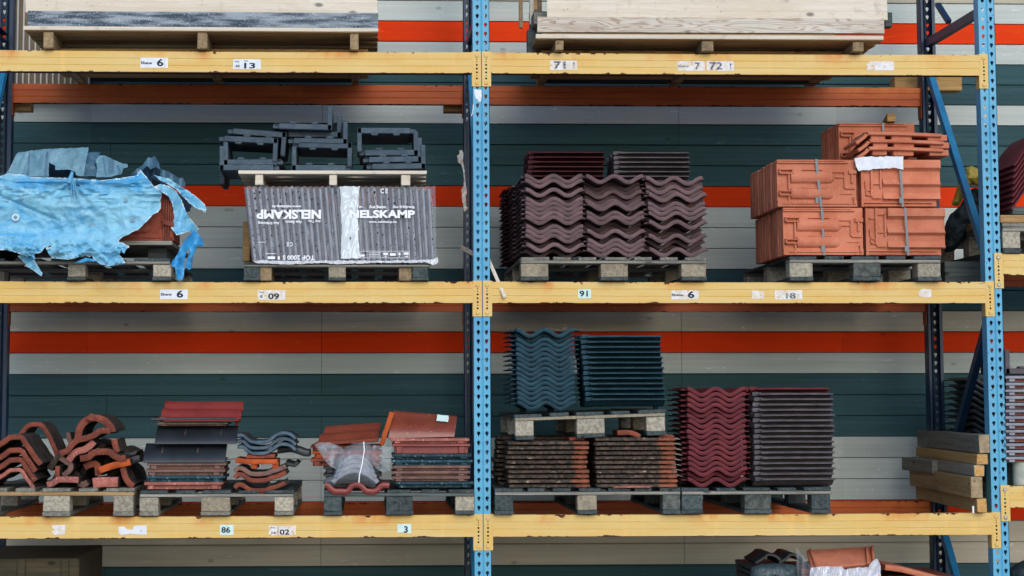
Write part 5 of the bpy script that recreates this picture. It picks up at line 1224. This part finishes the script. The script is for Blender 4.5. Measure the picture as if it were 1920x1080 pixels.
side_stack(W_BLUE, x, 13, YP+.0, P(1170, 764, YP).z+WAVY_LOW, .0272, 'slate blue tile lying sideways in the right stack on the upper pallet', 'slate blue tiles lying sideways', jx=.004, deep=0, lean=-.0016)
x = P(1345, 900, YP).x
stack(W_WINE, 'wavy_roof_tile', 18, x, YP+.01, z5_+WAVY_LOW, .0276, .02, 'wine red wavy tile in the tall stack facing the front', 'wine red wavy tiles in the tall stack', deep=.1, jx=.005)
x = P(1416, 900, YP).x
side_stack(W_GREY, x, 17, YP+.0, z5_+WAVY_LOW, .0276, 'mauve grey tile lying sideways beside the wine red stack', 'mauve grey tiles lying sideways', jx=.006, deep=0)
o = side_stack(W_WINE, P(1413, 900, YP).x, 1, YP+.05, z5_+WAVY_LOW+17*.0276, .0276, 'single wine red tile topping the mauve grey sideways stack', 'wine red tile on the grey stack', jx=0, deep=0)
# timbers at the right post
gz = 'long timbers piled at the right post'
zc = ZL+.004; yw = R(-3.3)
for (x0, x1, ya, yb, L_, m, e_, lb) in ((1832, 1850.5, 935, 961, 1.33, 'oaky', 'oake', 'lowest, brown with a pale sawn end'), (1820.6, 1842.6, 894.5, 933.5, 1.36, 'oaky', 'endt', 'second from below and tallest'),
        (1827, 1846, 873, 894, 1.30, 'oakgy', 'oake', 'third from below, grey with an orange end'), (1832, 1852, 852.5, 872.5, 1.34, 'oakly', 'oake', 'fourth from below, honey brown'), (1836, 1856, 817, 851.5, 1.36, 'oakdy', 'endt', 'topmost and greyest')):
    h = (yb-ya)/358*1.0; a = P((x0+x1)/2, yb, -.06); w_ = (x1-x0)/358; mb = MB(); mb.box(-w_/2, w_/2, 0, L_, 0, h, 0, None, .002)
    mb.m[2] = 1
    o = mb.build('squared_timber', [m, e_], bevel=.003); tag(o, 'long squared timber at the right post, %s' % lb, 'timber', gz)
    o.location = (a.x, -.06, zc); o.rotation_euler = (0, 0, yw); zc += h+.003
a = P(1700, 882, 1.2); mb = MB(); mb.box(-.03, .03, -.5, .1, 0, .075); o = mb.build('squared_timber', 'oakdy', bevel=.003); o.location = (a.x+.03, 1.2, a.z); tag(o, 'dark grey timber end poking out left behind the timber pile', 'timber', gz)
mb = MB(); a = P(1825, 958, -.075); mb.box(a.x-.004, a.x+.004, -.075, -.068, ZL+.003, ZL+.04); tag(mb.build('white_clip', 'print', loc=a), 'small white clip standing at the foot of the timber pile', 'clip')

# ================================================================= the next bay on the right
YN = -.02
zn1 = zN1+.003; zn0 = zN0+.003
pn, ztn = pallet('grey pallet with a chipboard block in the next bay, upper beam', 1880, 2230, 418, zn1, YN, [(1880, 1913), (2040, 2075), (2190, 2225)], bmats=('chip',), deck='pwy', strg='pw', boards=[(0, .3), (.32, .66), (.68, 1)])
a, b = P(1877, 418, YN), P(1990, 403, YN); tag(MB().box(a.x, b.x, YN+.01, .7, ztn+.001, b.z).build('deck_board', 'tan', loc=(a.x, YN, a.z), bevel=.003), 'brown plank lying on the upper pallet in the next bay', 'plank')
for k in range(8):
    fragment('wavy_roof_tile', [(1897+.7*k, 391-11.6*k), (1902+.7*k, 386-11.6*k), (1909+.7*k, 375-11.6*k), (1918+.7*k, 362-11.6*k), (1930+.7*k, 346-11.6*k), (1950, 330-11.6*k)], 3.4, .0, .42, 't_wine', 'wine red tile end tilted upwards in the stack in the next bay', 'roof tile', 'wine red tiles tilted in the next bay', 2)
tag(MB().box(P(1900, 402, .02).x, P(1990, 402, .02).x, .03, .4, P(1900, 402, 0).z+.002, P(1900, 386, 0).z, 0).build('spacer_board', 'pd', loc=P(1900, 400, .1), bevel=.003), 'dark wedge board under the tilted tiles in the next bay', 'board')
for k in range(13):
    slab(1886-0*k, 2010, 705+k*12.6, 716+k*12.6, YN, .3, 't_edge', 'pale edged red tile in the low stack in the next bay', name='flat_clay_tile', group='pale edged tiles in the next bay', rz=0, body='terrad')
o = inst(LT.copy(), 'angle_tile', (P(1886, 703, YN).x, YN, P(1886, 701, YN).z), (0, 0, 0), 'pale grey angled tile topping the low stack in the next bay', 'verge tile', None); o.data.materials[0] = MAT['t_grey']
pn2 = thing('concrete_plinth', 'low dark plinth under the pale edged tiles in the next bay', 'plinth', (P(1930, 905, YN).x, .2, zn0))
a = P(1890, 905, YN); zz = P(1900, 868, YN).z
MB().box(a.x, a.x+.4, .14, .6, zn0, zz).build('plinth_block', 'pd', pn2, bevel=.004)
mb = MB(); a = P(1918, 905, YN+.05); mb.cyl((a.x, YN+.07, zn0), (0, 0, 1), .045, P(1918, 862, YN).z-zn0, 24); mb.cyl((a.x, YN+.07, P(1918, 862, YN).z), (0, 0, 1), .05, .012, 24)
tag(mb.build('cement_pipe', 'pipe', loc=(a.x, YN, zn0), smooth=40), 'pale cement pipe standing under the tiles in the next bay', 'pipe')
# behind the right frame
lump('yellow_bag', [(1784, 384), (1790, 366), (1796, 345), (1803, 336), (1812, 314), (1822, 311), (1846, 322), (1868, 330), (1866, 372), (1850, 356), (1838, 350), (1822, 346), (1812, 352), (1806, 372), (1797, 388)], .5, .05, 'yellowbag', 'folded yellow plastic bag behind the right post', 'bag', seed=5, amp=.04)
lump('dark_bundle', [(1768, 432), (1780, 404), (1800, 386), (1812, 362), (1828, 352), (1850, 358), (1872, 372), (1874, 430), (1862, 446), (1830, 418), (1818, 432), (1806, 452), (1790, 470), (1772, 474)], .6, .06, 'darkstuff', 'dark crumpled plastic sheet in the shadow behind the right post', 'plastic sheet', seed=8, amp=.06)
mb = MB()
a = P(1774, 500, .3)
tag(MB().box(P(1772, 520, .32).x, P(1850, 520, .32).x, .32, .95, ZM+.004, P(1800, 490, .32).z).build('wooden_box', 'pd', loc=(a.x, .4, ZM), bevel=.004), 'dark wooden box under the bundle behind the right post', 'box')
stack(W_SLATE, 'wavy_roof_tile', 9, P(1874, 800, .6).x, .6, P(1846, 812, .6).z, .036, .0, 'dark wavy tile in the shadowed stack behind the right post', 'dark wavy tiles behind the right post', jx=.008, deep=0)
tag(MB().box(P(1822, 900, .6).x, P(1915, 900, .6).x, .6, 1.05, ZL+.004, P(1846, 812, .6).z-WAVY_LOW-.001).build('wooden_box', 'pd', loc=(P(1846, 900, .6).x, .6, ZL), bevel=.004), 'dark box under the shadowed tiles behind the right post', 'box')

# ================================================================= on the ground below the lowest beam
a, b = P(-60, 1048, .15), P(148, 1048, .15)
mb = MB(); mb.box(a.x, b.x, .15, 1.0, .12, a.z, 0, None, .004); tag(mb.build('wooden_chest', 'chest', loc=(0, 0, .12), bevel=.008), 'dark brown wooden chest under the lowest beam, far left', 'chest')
for q in (40, 122):
    x = P(q, 1060, .14).x; o = MB().box(x-.02, x+.02, .135, .149, .12, a.z).build('lid_batten', 'chest', bpy.data.objects['wooden_chest'], bevel=.003)
def ground_pallet(x0, x1, label):
    p = MB(); A, B = P(x0, 1080, 0).x, P(x1, 1080, 0).x
    t = thing('pallet', label, 'pallet', ((A+B)/2, .6, 0), 'wooden pallets on the ground')
    m = MB()
    for i in range(6): m.box(A+(B-A)*i/6+.01, A+(B-A)*(i+1)/6-.02, -.02, 1.15, .098, .12)
    m.build('deck', 'pdy', t, bevel=.003)
    for y in (0, .5, 1.0):
        for u in (0, .45, .9): MB().box(A+(B-A)*u, A+(B-A)*u+.1, y, y+.1, .0, .097).build('block', 'pd', t, bevel=.003)
ground_pallet(-70, 170, 'dark pallet on the ground under the wooden chest, far left'); ground_pallet(1400, 1790, 'dark pallet on the ground under the wrapped clay tiles')
def core(x0, x1, ytop, Y, L, mat, label, name):
    a, b = P(x0, ytop, Y), P(x1, ytop, Y); t = MB(); n = int((a.z-.125)/.028)
    h = (a.z-.122)/n
    for k in range(n): t.box(a.x+random.uniform(0, .01), b.x-random.uniform(0, .01), Y+random.uniform(0, .008), Y+L, .122+k*h, .122+(k+1)*h-.006)
    return tag(t.build(name, mat, loc=((a.x+b.x)/2, Y, .122), bevel=.003), label, 'tile pack')
core(1500, 1650, 1066, .04, .5, 'terrad', 'pack of clay tiles under the torn white wrap, bottom right', 'tile_pack')
core(1412, 1496, 1062, .12, .5, 'slate', 'dark tile pack in wrinkled film, bottom of the picture', 'tile_pack')
core(1662, 1790, 1078, .1, .5, 'terrad', 'clay tile pack right of the torn white wrap, bottom right', 'tile_pack')
o = tag((lambda m: (m.hexa([P(1522, 1066, .0), P(1640, 1056, .0), P(1636, 1024, .2), P(1512, 1031, .2)], [P(1522, 1072, .02), P(1640, 1062, .02), P(1636, 1030, .22), P(1512, 1037, .22)]), m)[1])(MB()).build('clay_tile', 'terra', loc=P(1570, 1066, .02), bevel=.004), 'red clay tile lying uppermost in the torn white wrap', 'clay tile')
for (q0, q1) in (((1512, 1030), (1530, 1066)), ((1618, 1025), (1626, 1058)), ((1628, 1024), (1637, 1056))):
    MB().bar(P(q0[0]+6, q0[1]+1, .19)-Vector((0, .012, -.004)), P(q1[0], q1[1], .0)-Vector((0, .012, -.004)), .012, .014).build('rib', 'terra', o, bevel=.003)
mb = MB(); cloth(mb, [(1520, 1064), (1545, 1062), (1580, 1063), (1584, 1068), (1600, 1065), (1628, 1064), (1636, 1052), (1645, 1047), (1651, 1060), (1652, 1100), (1515, 1100), (1518, 1080)], lambda x, y: -.03+.012*math.sin(x*.22+y*.1)+.01*noise.noise(Vector((x*.08, y*.08, 0))), 4, 0, None, .0015)
cloth(mb, [(1493, 1027), (1500, 1034), (1510, 1046), (1522, 1064), (1520, 1100), (1497, 1100), (1494, 1060)], lambda x, y: -.0+.012*math.sin(x*.5)+.003*(1520-x)*.3, 4, 1, None, .0015)
tag(mb.build('torn_wrap', ['milky', 'bag'], loc=P(1570, 1080, -.02), smooth=50), 'torn white plastic wrap round the clay tiles, bottom right', 'plastic wrap')
for i, (x, w_) in enumerate(((1445, 20), (1487, 18))):
    fragment('pantile', [(x-w_-8, 1056), (x-w_*.6, 1046), (x-4, 1040), (x+w_*.5, 1043), (x+w_, 1052)], 6, .2, .3, 'slate', 'dark %s hump of a tile in the shadow at the bottom' % ('left', 'right')[i], 'pantile', None, 3)
lump('wrinkled_film', [(1408, 1064), (1424, 1058), (1450, 1056), (1480, 1058), (1496, 1060), (1496, 1100), (1404, 1100)], .06, .06, 'dkfilm', 'dark wrinkled film over the tile pack, bottom of the picture', 'plastic film', seed=2)
t = fragment('clay_tile', [(1660, 1064), (1690, 1068), (1730, 1078), (1770, 1088)], 10, .05, .35, 'terra', 'red clay tile sloping down, right of the torn white wrap', 'clay tile', None, 2)
lump('dark_net', [(1890, 1070), (1900, 1060), (1915, 1052), (1940, 1046), (1960, 1100), (1888, 1100)], .2, .12, 'darkstuff', 'dark netting heap under the next bay, bottom right corner', 'net', seed=1)
a = P(1890, 1100, .1); tag(MB().box(a.x, a.x+.5, .06, .5, 0, P(1900, 1098, .2).z-.01).build('wooden_box', 'pd', loc=(a.x, .2, 0), bevel=.004), 'dark box on the ground under the netting heap', 'box')
